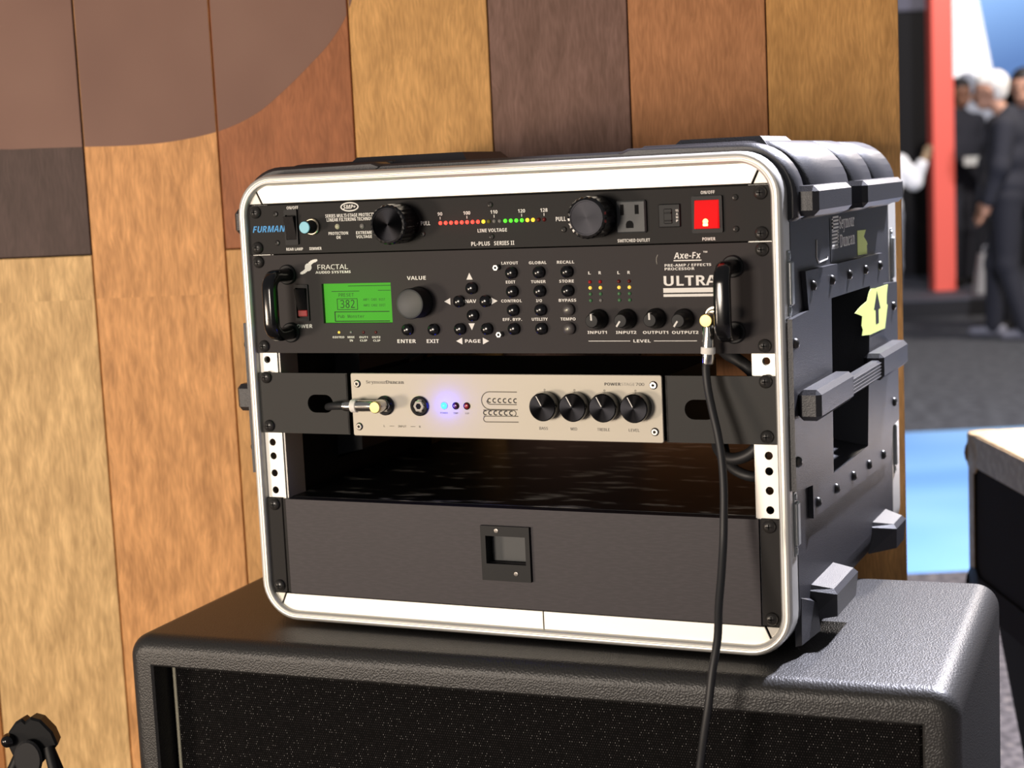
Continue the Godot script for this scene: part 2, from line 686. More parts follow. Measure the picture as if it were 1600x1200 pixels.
func build_wall() -> void:
	var w := struct("wall_back", Vector3(250.7, 0, -480), 16.5)   # local x runs right along the boards from the free end, local z towards the room
	part(w, "backing_board", B.new().box(Vector3(-700, 250, -29), Vector3(1396, 2100, 18), 1.0), M["wall seam"])
	# from the free right end leftwards: left edge, right edge, lower end, upper end, colour, figure
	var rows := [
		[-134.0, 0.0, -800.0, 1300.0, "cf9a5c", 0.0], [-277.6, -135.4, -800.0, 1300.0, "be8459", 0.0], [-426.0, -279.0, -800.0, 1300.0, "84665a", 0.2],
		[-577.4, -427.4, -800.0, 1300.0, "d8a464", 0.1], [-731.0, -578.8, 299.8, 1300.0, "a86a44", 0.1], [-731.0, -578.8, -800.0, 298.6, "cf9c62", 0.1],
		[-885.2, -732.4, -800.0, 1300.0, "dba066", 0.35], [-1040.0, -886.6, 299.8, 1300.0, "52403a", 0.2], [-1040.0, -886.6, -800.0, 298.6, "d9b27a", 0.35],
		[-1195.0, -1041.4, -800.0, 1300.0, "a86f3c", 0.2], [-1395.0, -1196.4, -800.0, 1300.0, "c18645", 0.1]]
	var edge := []
	for q in [[-560, 660], [-562, 610], [-574, 557], [-596, 521], [-626, 492], [-657, 466], [-687, 445], [-728, 429], [-783, 420], [-835, 418], [-886, 419], [-938, 420], [-984, 421], [-1045, 428], [-1105, 450], [-1155, 490], [-1190, 560], [-1195, 660], [-1180, 800], [-1090, 960], [-940, 1040], [-800, 1040], [-660, 960], [-580, 800], [-560, 660]]:
		edge.append(Vector3(q[0], q[1], 0))
	var disc := PackedVector2Array()
	for q in smooth_path(edge, 4).slice(0, -1):
		disc.append(Vector2(q.x, q.y))
	var k := 0
	for r in rows:
		var b := B.new()
		var c := Vector3((r[0] + r[1]) / 2, (r[2] + r[3]) / 2, -10)
		var sz := Vector3(r[1] - r[0], r[3] - r[2], 20)
		# bevelled board with its own grain: uv runs along the board
		var x0: float = -sz.x / 2
		var x1: float = sz.x / 2
		var y0: float = -sz.y / 2
		var y1: float = sz.y / 2
		var e := 0.8
		var uv := func(x: float, y: float) -> Vector2: return Vector2((x - x0) / sz.x, (c.y + y + 800.0) / 1050.0)
		var q := func(x: float, y: float, z: float) -> Vector3: return Vector3(x, y, z)
		b.quad(q.call(x0 + e, y0 + e, 10.0), q.call(x1 - e, y0 + e, 10.0), q.call(x1 - e, y1 - e, 10.0), q.call(x0 + e, y1 - e, 10.0), -1, uv.call(x0 + e, y0), uv.call(x1 - e, y0), uv.call(x1 - e, y1), uv.call(x0 + e, y1))
		for s in [[x0, y0, x1, y0, 0, 1], [x1, y0, x1, y1, -1, 0], [x1, y1, x0, y1, 0, -1], [x0, y1, x0, y0, 1, 0]]:
			var ax: float = s[0] + (e if s[0] == x0 else -e)
			var bx: float = s[2] + (e if s[2] == x0 else -e)
			var ay: float = s[1] + (e if s[1] == y0 else -e)
			var by: float = s[3] + (e if s[3] == y0 else -e)
			b.quad(q.call(s[0], s[1], 9.2), q.call(s[2], s[3], 9.2), q.call(bx, by, 10.0), q.call(ax, ay, 10.0), -1, uv.call(ax, ay), uv.call(bx, by), uv.call(bx, by), uv.call(ax, ay))
			b.quad(q.call(s[0], s[1], -10.0), q.call(s[2], s[3], -10.0), q.call(s[2], s[3], 9.2), q.call(s[0], s[1], 9.2), -1, uv.call(s[0], s[1]), uv.call(s[2], s[3]), uv.call(s[2], s[3]), uv.call(s[0], s[1]))
		b.quad(q.call(x1, y0, -10.0), q.call(x0, y0, -10.0), q.call(x0, y1, -10.0), q.call(x1, y1, -10.0))
		var m := mat("board %d" % k, "ffffff", 0.55)
		m.metallic_specular = 0.35
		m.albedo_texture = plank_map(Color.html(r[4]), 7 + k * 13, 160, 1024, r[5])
		var o := part(w, "plank", b, m, c)
		# the round brown printed patch runs over the boards, one piece on each
		var board := PackedVector2Array([Vector2(r[0] + e, r[2] + e), Vector2(r[1] - e, r[2] + e), Vector2(r[1] - e, r[3] - e), Vector2(r[0] + e, r[3] - e)])
		for piece in Geometry2D.intersect_polygons(board, disc):
			part(o, "painted_patch", B.new().extrude(piece, 0.0, 0.25), M["patch brown"] if M.has("patch brown") else patch_brown(), Vector3(0, 0, 0), "translucent brown paint with a round edge")
		k += 1


func patch_brown() -> StandardMaterial3D:
	var m := mat("patch brown", "8f6a59", 0.6)
	var t := noise_map(noise(0.01, FastNoiseLite.TYPE_SIMPLEX_SMOOTH, 3, 66), 256)
	t.color_ramp = ramp([[0.0, "e2d8d6"], [0.5, "f2ecea"], [1.0, "ffffff"]])
	tint(m, t, Vector3(700, 700, 700))
	m.transparency = BaseMaterial3D.TRANSPARENCY_ALPHA
	m.albedo_color.a = 0.93
	return m


# ---------------------------------------------------------------- hall behind
func build_hall() -> void:
	var f := struct("floor", bg(0, FLOOR_Y, 0), BG_YAW)   # local -z runs ahead
	part(f, "slab", B.new().box(Vector3(0, -60, -7000), Vector3(16000, 100, 22000)), M["booth black"])
	part(f, "carpet_mottled", B.new().box(Vector3(0, -5, -1550), Vector3(9000, 10, 6000), 1.0), M["carpet mottled"])
	part(f, "carpet_blue", B.new().box(Vector3(1000, -5, -5760), Vector3(9000, 10, 2420), 1.0), M["carpet blue"])
	part(f, "carpet_dark", B.new().box(Vector3(0, -5, -11985), Vector3(15900, 10, 10030), 1.0), M["carpet dark"])
	var w := struct("wall_far", bg(3200, FLOOR_Y, 16500), BG_YAW)
	part(w, "panel", B.new().box(Vector3(0, 2500, 0), Vector3(12000, 5000, 120), 2.0), M["booth black"])
	var p := thing("booth_platform", "low black booth platform with a dark grey top under the red column", "platform", bg(3600, FLOOR_Y, 13600), BG_YAW, "", true)
	part(p, "deck", B.new().box(Vector3(0, 126, 0), Vector3(5200, 20, 3160), 3.0), M["platform top"])
	part(p, "fascia", B.new().box(Vector3(0, 58, 0), Vector3(5190, 116, 3150), 2.0), M["platform black"])
	var c := thing("booth_column", "tall square bright red column standing on the black platform edge", "column", bg(3404, FLOOR_Y + 136, 12800), BG_YAW + 1.0, "", true)
	part(c, "shaft", B.new().box(Vector3(0, 1500, 0), Vector3(166, 2990, 166), 6.0), M["red paint"])
	part(c, "base_collar", B.new().box(Vector3(0, 12, 0), Vector3(172, 24, 172), 3.0), M["red paint"])
	var d := thing("booth_partition", "black booth partition with a grey header left of the red column", "partition", bg(3300, FLOOR_Y + 136, 14600), BG_YAW, "", true)
	part(d, "panel", B.new().box(Vector3(0, 1150, 0), Vector3(1100, 2300, 60), 3.0), M["booth black"])
	part(d, "header", B.new().box(Vector3(0, 2560, 0), Vector3(1100, 500, 90), 3.0), M["booth grey"])
	# printed banner graphic, given an added glow
	var im := Image.create(160, 200, false, Image.FORMAT_RGB8)
	for y in 200:
		for x in 160:
			var u := x / 160.0
			var v := y / 200.0
			var col := Color.html("8fbdf0").lerp(Color.html("4a6fa5"), clampf(v * 1.1 + (u - 0.4) * 0.3, 0, 1))
			if u < 0.28:
				col = Color.html("c8efff").lerp(Color.html("4f74ba"), clampf(0.5 - v * 1.4, 0, 1))
			if v < 0.05 and u > 0.4:
				col = Color.html("b9d8f2")
			elif v < 0.14 and u > 0.6:
				col = Color.html("4c78b6")
			var edge := 0.06 + v * 0.12
			if absf(u - (0.22 + v * 0.03)) < edge:
				col = Color.html("ffffff") if v > 0.12 else Color.html("e4f4fa")
			if Vector2((u - 1.0) * 0.8, v - 0.62).length() < 0.34 and u > 0.7:
				col = Color.html("a9cce0") if v < 0.62 else Color.html("8392a6")
			im.set_pixel(x, y, col)
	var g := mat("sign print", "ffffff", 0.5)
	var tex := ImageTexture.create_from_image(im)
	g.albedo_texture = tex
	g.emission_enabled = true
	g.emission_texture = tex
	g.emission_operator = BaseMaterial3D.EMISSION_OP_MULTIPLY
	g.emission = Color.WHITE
	g.emission_energy_multiplier = 0.62  # added glow that brightens the banner print
	var s := thing("glowing_banner", "blue graphic banner with an added glow and a white pointed shape right of the red column", "sign", bg(4420, 1010, 14500), BG_YAW, "", true)
	part(s, "banner_back", B.new().box(Vector3(0, 500, -62), Vector3(1330, 1020, 110), 4.0), M["booth grey"])
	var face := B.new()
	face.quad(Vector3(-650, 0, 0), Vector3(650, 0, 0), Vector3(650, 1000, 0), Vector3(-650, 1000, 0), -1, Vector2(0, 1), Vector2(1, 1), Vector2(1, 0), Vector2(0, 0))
	part(s, "glowing_print", face, g, Vector3(0, 0, -4))
	var al := AreaLight3D.new()  # added light to go with the banner's glow
	al.name = "added_banner_light"
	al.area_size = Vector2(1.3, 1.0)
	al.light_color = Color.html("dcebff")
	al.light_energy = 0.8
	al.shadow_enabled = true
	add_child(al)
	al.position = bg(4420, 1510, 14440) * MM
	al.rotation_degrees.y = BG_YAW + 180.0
	# tote bag by the grey-haired man
	var b := thing("tote_bag", "pale grey cloth bag standing on the platform beside the grey-haired man", "bag", bg(3610, FLOOR_Y + 136, 12350), BG_YAW + 12, "", true)
	part(b, "body", B.new().frustum([Vector3(-92, 0, -45), Vector3(92, 0, -45), Vector3(92, 0, 45), Vector3(-92, 0, 45)], [Vector3(-50, 300, -22), Vector3(50, 300, -22), Vector3(50, 300, 22), Vector3(-50, 300, 22)]), M["bag grey"])
	part(b, "handle", B.new().tube(smooth_path([Vector3(-34, 292, 20), Vector3(-26, 345, 20), Vector3(26, 345, 20), Vector3(34, 292, 20)]), 7.0, 8), M["cloth pale grey"])


# ---------------------------------------------------------------- speaker cabinet
func build_cabinet() -> void:
	var c := thing("speaker_cabinet", "large black textured speaker cabinet with a recessed grille, carrying the rack case", "speaker cabinet", Vector3(7, FLOOR_Y, -115), 2.6, "", true)
	var hw := 372.0
	var top := -36.0 - FLOOR_Y
	var hz := 172.0
	# outer skin: rounded loops from the recess lip over the front edge to the back
	var cen := Vector2(0, top / 2 + 10)
	var hh := (top - 20) / 2
	var prof := []
	var r := 15.0
	prof.append(Vector2(20, -hz))
	for i in 7:
		var a := PI / 2 * i / 6
		prof.append(Vector2(r - r * sin(a), -hz + r - r * cos(a)))
	for i in 9:
		var a := PI / 2 * i / 8
		prof.append(Vector2(r - r * cos(a), hz - r + r * sin(a)))
	prof.append(Vector2(26, hz))
	prof.append(Vector2(28, hz - 2))
	prof.append(Vector2(28, hz - 40))
	part(c, "shell", B.new().rsweep(hw, hh, 22.0, cen, prof, 8), M["tolex"])
	part(c, "back_panel", B.new().box(Vector3(0, cen.y, -hz + 6), Vector3(2 * hw - 36, 2 * hh - 36, 10), 1.0), M["tolex"])
	part(c, "baffle", B.new().box(Vector3(0, cen.y, hz - 40), Vector3(2 * hw - 57, 2 * hh - 57, 16), 1.0), M["lining"])
	part(c, "grille_cloth", B.new().box(Vector3(0, cen.y, hz - 30), Vector3(2 * hw - 64, 2 * hh - 58, 5), 2.0), M["grille cloth"])
	part(c, "piping", B.new().tube([Vector3(-hw + 33, 32, hz - 27), Vector3(-hw + 33, top - 32, hz - 27)], 1.7, 8), M["piping"], Vector3.ZERO, "cream white cord along the grille edge")
	for sx in [-1, 1]:
		for sz in [-1, 1]:
			part(c, "foot", B.new().lathe([Vector2(0, 0), Vector2(18, 0), Vector2(21, 4), Vector2(21, 20), Vector2(0, 20)], Vector3(sx * 310, 0, sz * 120), 16, Basis(Vector3.RIGHT, -PI / 2)), M["rubber"])


# ---------------------------------------------------------------- rack case
var SIDE := Transform3D(Basis(Vector3(0, 0, -1), Vector3(0, 1, 0), Vector3(1, 0, 0)), Vector3.ZERO)   # draws in (depth behind the front, height), facing right


func rivet(parent: Node3D, zb: float, y: float, x: float) -> void:
	part(parent, "rivet", B.new(SIDE).lathe([Vector2(4.6, 0), Vector2(4.4, 1.4), Vector2(3.2, 3.0), Vector2(1.4, 3.7), Vector2(0, 3.8)], Vector3.ZERO, 12), M["screw black"], Vector3(x, y, -zb))


func build_case() -> void:
	var c := thing("rack_case", "black moulded rack case with bright aluminium rims, standing on the speaker cabinet", "rack case", Vector3(0, -36, -225))
	var mid := Vector2(0, 172)
	# rims
	var front := [Vector2(2.0, -21), Vector2(0.0, -20), Vector2(0, 0), Vector2(0.5, 2.0), Vector2(1.8, 3.6), Vector2(3.5, 4.2), Vector2(4.6, 3.9), Vector2(5.0, 3.1), Vector2(5.7, 3.1), Vector2(6.1, 3.9), Vector2(7.4, 4.1), Vector2(8.4, 3.2), Vector2(9.0, 1.6), Vector2(9.1, -3.2), Vector2(9.1, -21), Vector2(2.0, -21)]
	part(c, "front_rim", B.new().rsweep(250, 203.8, 36, mid, front, 10), M["aluminium"])
	var back := [Vector2(2.0, -412), Vector2(0.0, -413), Vector2(0, -450), Vector2(2, -453), Vector2(9, -453), Vector2(9, -412), Vector2(2.0, -412)]
	back.reverse()
	part(c, "rear_rim", B.new().rsweep(250, 203.8, 36, mid, back, 10), M["aluminium"])
	# bezel strips with mitred ends, with a seam in the lower one
	part(c, "bezel_strip", B.new().extrude(poly([-233, 366.5, -225, 350.2, 225, 350.2, 233, 366.5]), -3.0, -0.4, 0.5), M["bezel aluminium"])
	part(c, "bezel_strip", B.new().extrude(poly([-234, -24.5, -226, -7.2, 30.6, -7.2, 30.6, -24.5]), -3.0, -0.4, 0.4), M["bezel aluminium"])
	part(c, "bezel_strip", B.new().extrude(poly([31.3, -24.5, 31.3, -7.2, 226, -7.2, 234, -24.5]), -3.0, -0.4, 0.4), M["bezel aluminium"])
	for s in [-1, 1]:
		part(c, "corner_plate", B.new().extrude(poly([s * 234.4, 366.5, s * 226.6, 350.0, s * 241.5, 350.0, s * 241.5, 352.0]), -3.2, -0.8, 0.4), M["corner aluminium"])
		part(c, "corner_plate", B.new().extrude(poly([s * 235.4, -24.5, s * 227.6, -7.0, s * 241.5, -7.0, s * 241.5, -10.0]), -3.2, -0.8, 0.4), M["corner aluminium"])
	part(c, "bezel_backing", B.new().box(Vector3(0, 358, -5.5), Vector3(470, 20, 2)), M["hole"])
	part(c, "bezel_backing", B.new().box(Vector3(0, -16, -5.5), Vector3(470, 22, 2)), M["hole"])
	# rack rails with their hole rows
	for s in [-1, 1]:
		var b := B.new()
		var ys := []
		for u in 8:
			for k in [0.0, 15.875, 31.75]:
				ys.append(342.9 - 44.45 * u - k)
		var top := 349.2
		for i in ys.size():
			var low: float = (ys[i] + ys[i + 1]) / 2 if i < ys.size() - 1 else -6.3
			b.ring(PackedVector2Array([Vector2(s * 232.5 - 10.6, low), Vector2(s * 232.5 + 8.8 + 0.2, low), Vector2(s * 232.5 + 9.0, top), Vector2(s * 232.5 - 10.6, top)]) if s > 0 else PackedVector2Array([Vector2(-232.5 - 9.0, low), Vector2(-232.5 + 10.6, low), Vector2(-232.5 + 10.6, top), Vector2(-232.5 - 9.0, top)]), B.circle(3.4, 18, Vector2(s * 232.55, ys[i])), Vector2(s * 232.55, ys[i]), -5.2, -3.1, false)
			top = low
		b.box(Vector3(s * 221.2, 171.5, -20), Vector3(2.0, 355, 30))
		b.box(Vector3(s * 240.6, 171.5, -12), Vector3(1.6, 355, 14))
		part(c, "rack_rail", b, M["rail steel"])
	for s in [-1, 1]:
		part(c, "rear_rail", B.new().box(Vector3(s * 232, 171.5, -408), Vector3(20, 355, 2.2)).box(Vector3(s * 222.5, 171.5, -396), Vector3(2, 355, 24)), M["zinc"])
	for q in [Vector2(-232.55, 215.9 - 6.4), Vector2(232.55, 215.9 - 6.4)]:
		part(c, "clip_nut", B.new().ring(B.rrect(8.6, 6.0, 0.8, 2), B.circle(3.0, 16), Vector2.ZERO, -6.4, -5.2), M["zinc"], Vector3(q.x, q.y, 0))
	# moulded shell: outer skin and dark lining
	var skin := [Vector2(8, -16), Vector2(2.0, -16), Vector2(0.0, -19), Vector2(0.0, -408), Vector2(3, -412), Vector2(8, -412)]
	skin.reverse()
	part(c, "shell", B.new().rsweep(250.5, 207.0, 38, Vector2(0, 173.5), skin, 10, true), M["shell plastic"])
	var lin := [Vector2(9.5, -6), Vector2(9.5, -8), Vector2(9.5, -449), Vector2(9.5, -451)]
	part(c, "lining", B.new().rsweep(250, 203.8, 36, mid, lin, 10, true), M["lining"])
	# raised shoulders over the top corners, in bands with grooves between
	for s in [-1, 1]:
		for band in [[14.0, 42.0, 0.0], [36.0, 60.0, -7.0], [54.0, 196.0, 2.0], [190.0, 218.0, -7.0], [212.0, 296.0, 2.0], [290.0, 318.0, -7.0], [312.0, 410.0, 1.0]]:
			var arc := []
			arc.append(Vector2(249.0, 318.0))
			arc.append(Vector2(257.5 + band[2], 322.0))
			for i in 11:
				var a := PI / 2 * i / 10
				arc.append(Vector2(214.0 + (43.5 + band[2]) * cos(a), 339.0 + (43.5 + band[2]) * sin(a)))
			arc.append(Vector2(118.0, 382.5 + band[2]))
			arc.append(Vector2(110.0, 379.5))
			var b := B.new()
			var z0: float = -band[0]
			var z1: float = -band[1]
			var e := 3.0
			b.group += 1
			for i in arc.size() - 1:
				var p: Vector2 = arc[i]
				var q: Vector2 = arc[i + 1]
				var cc := Vector2(214, 320)
				var pi := p + (cc - p).normalized() * e
				var qi := q + (cc - q).normalized() * e
				var f := func(w: Vector2, z: float) -> Vector3: return Vector3(s * w.x, w.y, z)
				var faces := [[f.call(p, z0 - e), f.call(q, z0 - e), f.call(q, z1 + e), f.call(p, z1 + e)], [f.call(pi, z0), f.call(qi, z0), f.call(q, z0 - e), f.call(p, z0 - e)], [f.call(p, z1 + e), f.call(q, z1 + e), f.call(qi, z1), f.call(pi, z1)]]
				for g in faces:
					var n: Vector3 = (g[1] - g[0]).cross(g[2] - g[0])
					var m2: Vector3 = (g[0] + g[2]) / 2 - Vector3(s * 214, 330, (z0 + z1) / 2)
					if n.dot(m2) < 0:
						g.reverse()
					b.quad(g[0], g[1], g[2], g[3], b.group)
				b.cface([Vector3(s * 214, 330, z0 - 1), f.call(pi, z0), f.call(qi, z0)], Vector3(s * 214, 330, (z0 + z1) / 2))
				b.cface([Vector3(s * 214, 330, z1 + 1), f.call(pi, z1), f.call(qi, z1)], Vector3(s * 214, 330, (z0 + z1) / 2))
			part(c, "shoulder_band", b, M["shell plastic"])
		# bumper blocks below the shoulders and at the foot
		for z in [[22.0, 148.0], [206.0, 378.0]]:
			part(c, "bumper_block", B.new().box(Vector3(s * 259, 334.5, -(z[0] + z[1]) / 2), Vector3(27, 24, z[1] - z[0]), 4.5), M["shell plastic"])
		for z in [[54.0, 142.0, 65.0, 146.0], [301.0, 376.0, 322.0, 370.0]]:
			var lo := [Vector3(s * 246, -17, -z[0] - 6), Vector3(s * 269, -15, -z[2] - 8), Vector3(s * 269, -15, -z[3] + 2), Vector3(s * 246, -17, -z[1])]
			var mi := [Vector3(s * 246, 11, -z[0]), Vector3(s * 271, 6, -z[2]), Vector3(s * 271, 6, -z[3]), Vector3(s * 246, 11, -z[1])]
			var hi := [Vector3(s * 246, 16, -z[0] - 3), Vector3(s * 267.5, 10, -z[2] - 3), Vector3(s * 267.5, 10, -z[3] + 3), Vector3(s * 246, 16, -z[1] + 3)]
			part(c, "corner_foot", B.new().frustum(lo, mi), M["shell plastic"])
			part(c, "foot_cap", B.new().frustum(mi, hi), M["shell plastic"])
		part(c, "lower_boss", B.new().frustum([Vector3(s * 246, -28, -20), Vector3(s * 251, -27, -22), Vector3(s * 257, -25, -62), Vector3(s * 246, -28, -66)], [Vector3(s * 246, 16, -20), Vector3(s * 251, 12, -24), Vector3(s * 255, 0, -60), Vector3(s * 246, 4, -66)]), M["shell plastic"])
	for x in [[-168.0, -44.0], [140.0, 226.0]]:
		part(c, "stacking_pad", B.new().frustum([Vector3(x[0], 379, -52), Vector3(x[1], 379, -52), Vector3(x[1], 379, -150), Vector3(x[0], 379, -150)], [Vector3(x[0] + 9, 388, -60), Vector3(x[1] - 9, 388, -60), Vector3(x[1] - 9, 388, -142), Vector3(x[0] + 9, 388, -142)]), M["shell plastic"])
	for x in [-170.0, 170.0]:
		for z in [-90.0, -360.0]:
			part(c, "rubber_foot", B.new().box(Vector3(x, -34.2, z), Vector3(60, 3.4, 60), 1.0), M["rubber"])
	# side handle plate with its opening, both sides
	for s in [-1, 1]:
		var xf := SIDE if s > 0 else Transform3D(Basis(Vector3(0, 0, -1), Vector3(0, 1, 0), Vector3(-1, 0, 0)), Vector3.ZERO)
		var X := 250.8
		part(c, "side_wall", B.new(xf).ring(PackedVector2Array([Vector2(19, 4.5), Vector2(408, 4.5), Vector2(408, 342.5), Vector2(19, 342.5)]), poly([137, 248, 296, 246, 274, 96, 131, 96]), Vector2(205, 175), -0.6, 0.0, false), M["shell plastic"], Vector3(s * 250.5, 0, 0))
		part(c, "side_lining", B.new(xf).ring(PackedVector2Array([Vector2(8, 4.2), Vector2(450, 4.2), Vector2(450, 339.8), Vector2(8, 339.8)]), poly([137, 248, 296, 246, 274, 96, 131, 96]), Vector2(205, 175), -0.6, 0.0, false), M["lining"], Vector3(s * 240.5, 0, 0))
		var p := part(c, "side_plate", plate_shape(xf), M["shell plastic"], Vector3(s * X, 0, 0))
		# the dished hand well
		var well := B.new(xf)
		var o := [Vector3(137, 248, 3.6), Vector3(296, 246, 3.6), Vector3(274, 96, 3.6), Vector3(131, 96, 3.6)]
		var i2 := [Vector3(146, 242, -34), Vector3(288, 240, -34), Vector3(270, 104, -34), Vector3(140, 104, -34)]
		for k in 4:
			var j := (k + 1) % 4
			well.quad(o[k], o[j], i2[j], i2[k])
		well.quad(i2[0], i2[1], i2[2], i2[3])
		part(p, "hand_well", well, M["shell plastic"], Vector3(s * X, 0, 0))
		for q in [[70.0, 264.0], [138.0, 263.6], [206.0, 263.2], [274.0, 262.8], [341.0, 262.2], [70.0, 83.0], [138.0, 81.4], [206.0, 79.8], [274.0, 78.0], [341.0, 76.0], [8.0, 223.0], [8.0, 128.0], [404.0, 217.0], [400.0, 120.0]]:
			part(p, "rivet", B.new(xf).lathe([Vector2(4.6, 0), Vector2(4.4, 1.4), Vector2(3.2, 3.0), Vector2(1.4, 3.7), Vector2(0, 3.8)], Vector3.ZERO, 12), M["screw black"], Vector3(s * (X + 4.0), q[1], -q[0]))
		# handle: two end blocks and the ribbed bar
		var h := part(c, "handle", B.new(xf).box(Vector3(197, 171, 11.5), Vector3(150, 17, 10), 2.0), M["shell plastic"], Vector3(s * (X + 4), 0, 0))
		for k in 5:
			part(h, "grip_rib", B.new(xf).box(Vector3(197, 165.0 + k * 3.0, 16.6), Vector3(126, 1.4, 1.2), 0.4), M["rubber"], Vector3(s * (X + 4), 0, 0))
		for z in [[10.0, 134.0], [258.0, 382.0]]:
			part(h, "end_block", B.new(xf).box(Vector3((z[0] + z[1]) / 2, 173, 9.6), Vector3(z[1] - z[0], 25, 19), 4.0), M["shell plastic"], Vector3(s * (X + 4), 0, 0))
		# catch plates on the rims
		for q in [[12.0, 270.5, 35.0], [13.0, 76.5, 36.0], [424.0, 265.0, 42.0], [424.0, 72.0, 42.0]]:
			var l := part(c, "latch_catch", B.new(xf).box(Vector3.ZERO, Vector3(9, q[2], 4.4), 1.2), M["zinc"], Vector3(s * 251.6, q[1], -q[0]))
			for k in [-1, 1]:
				part(l, "rivet", B.new(xf).lathe([Vector2(2.8, 0), Vector2(2.5, 1.2), Vector2(0, 1.8)], Vector3.ZERO, 10), M["zinc"], Vector3(s * 250.6, q[1] + k * (q[2] / 2 + 4.0), -q[0]))
				part(l, "mount_tab", B.new(xf).box(Vector3(0, 0, 0), Vector3(8, 9, 1.2), 0.3), M["zinc"], Vector3(s * 250.5, q[1] + k * (q[2] / 2 + 4.0), -q[0]))
	# stickers on the right side
	var st := part(c, "sticker", B.new(SIDE).extrude(poly([154, 316, 264, 317, 264, 276, 154, 278]), 0.0, 0.3), M["tape black"], Vector3(250.6, 0, 0), "black sticker with white lettering")
	var side_text := func(s: String, zb: float, y: float, w: float, h: float, f: Font) -> void:
		part(st, "lettering", text_shape(s, w, h, f, 0.0, SIDE), M["print white"], Vector3(251.1, y, -zb))
	side_text.call("Seymour", 220, 308.5, 62, 14.5, font_serif_bold)
	side_text.call("Duncan", 221, 294.0, 60, 11.5, font_serif_bold)
	side_text.call("Pickups", 172, 289.4, 26, 3.2, font_plain)
	# the emblem: an S of stacked stripes
	var em := B.new(SIDE)
	for k in 9:
		var y := 316.0 - k * 3.05
		var a := 160.0 if k < 5 else 160.0
		var l: float = [22.0, 26.0, 26.0, 26.0, 26.0, 26.0, 26.0, 26.0, 22.0][k]
		em.box(Vector3(a + 13 + (2 if k == 0 else -2 if k == 8 else 0), y, 0), Vector3(l, 1.7, 0.3))
	em.box(Vector3(162.5, 309.5, 0), Vector3(5, 11, 0.3))
	em.box(Vector3(184, 298.5, 0), Vector3(5, 11, 0.3))
	part(st, "emblem", em, M["print white"], Vector3(251.0, 0, 0))
	part(c, "tape_scrap", B.new(SIDE).extrude(poly([262, 300, 300, 299, 290, 293, 302, 288, 306, 285, 303, 284, 303, 276, 262, 277]), 0.0, 0.35), M["tape yellow"], Vector3(250.9, 0, 0), "torn scrap of pale yellow tape")
	part(c, "label_remnant", B.new(SIDE).tube([Vector3(104, 300, 0), Vector3(103, 285, 0), Vector3(109, 280.3, 0), Vector3(141, 281.6, 0), Vector3(142, 284, 0)], 0.7, 5), M["print white"], Vector3(250.9, 0, 0), "white torn edge of a removed label")
	var tp := part(c, "arrow_tape", B.new(SIDE).extrude(poly([322, 241.5, 300, 243, 290, 241, 279, 233, 256, 231, 240, 229, 226, 226.5, 256, 221, 252, 213, 258, 208, 254, 203, 290, 200, 340, 199.5, 360, 199, 372, 216, 376, 221, 370, 222, 372, 232, 378, 241]), 0.0, 0.5), M["tape yellow"], Vector3(255.0, 0, 0), "torn pale yellow tape with a black arrow")
	part(tp, "arrow", B.new(SIDE).extrude(poly([317, 207.5, 330, 207.5, 330, 221, 339, 221, 324, 238.5, 309, 222, 317, 221.5]), 0.0, 0.2), M["tape black"], Vector3(255.5, 0, 0))


func plate_shape(xf: Transform3D) -> ArrayMesh:
	var outer := poly([48, 277.5, 358, 273.5, 360, 243, 428, 240, 428, 98, 396, 96, 380, 64, 56, 72, 56, 100, 1.5, 105, 1.5, 243, 56, 245])
	var hole := poly([137, 248, 296, 246, 274, 96, 131, 96])
	var b := B.new(xf)
	b.ring(outer, hole, Vector2(205, 175), 0.0, 4.0)
	return b.done()


# ---------------------------------------------------------------- screws
func rack_screw(parent: Node3D, x: float, y: float, z := 0.0) -> void:
	if not M.has("screw mesh"):
		var p := [Vector2(5.4, 0)]
		for i in 7:
			var a := PI / 2 * i / 6
			p.append(Vector2(5.5 * cos(a), 0.6 + 3.0 * sin(a)))
		M["screw mesh"] = B.new().lathe(p, Vector3.ZERO, 22).done()
		M["cross mesh"] = B.new().box(Vector3(0, 0, 3.25), Vector3(5.0, 1.1, 0.9)).box(Vector3(0, 0, 3.25), Vector3(1.1, 5.0, 0.9)).done()
	var o := part(parent, "rack_screw", M["screw mesh"], M["screw black"], Vector3(x, y, z))
	part(o, "cross_recess", M["cross mesh"], M["hole"], Vector3(x, y, z))


func small_screw(parent: Node3D, x: float, y: float, r := 2.7, m := "screw black") -> void:
	var o := part(parent, "screw", B.new().lathe([Vector2(r, 0), Vector2(r, 0.5), Vector2(r * 0.8, 1.2), Vector2(r * 0.4, 1.5), Vector2(0, 1.6)], Vector3.ZERO, 16), M[m], Vector3(x, y, 0))
	part(o, "cross_recess", B.new().box(Vector3(0, 0, 1.3), Vector3(r * 0.95, 0.5, 0.8)).box(Vector3(0, 0, 1.3), Vector3(0.5, r * 0.95, 0.8)), M["hole"], Vector3(x, y, 0))


func bead(parent: Node3D, called: String, x: float, y: float, r: float, m: String, bulge := 1.0) -> MeshInstance3D:
	var p := [Vector2(r, 0)]
	for i in 5:
		var a := PI / 2 * i / 4
		p.append(Vector2(r * cos(a), 0.2 + r * bulge * sin(a)))
	return part(parent, called, B.new().lathe(p, Vector3.ZERO, 14), M[m], Vector3(x, y, 0))


func tiny_light(called: String, at: Vector3, c: String, e: float, size: float) -> void:
	lamp(called, at, c, e, size).omni_range = 1.0


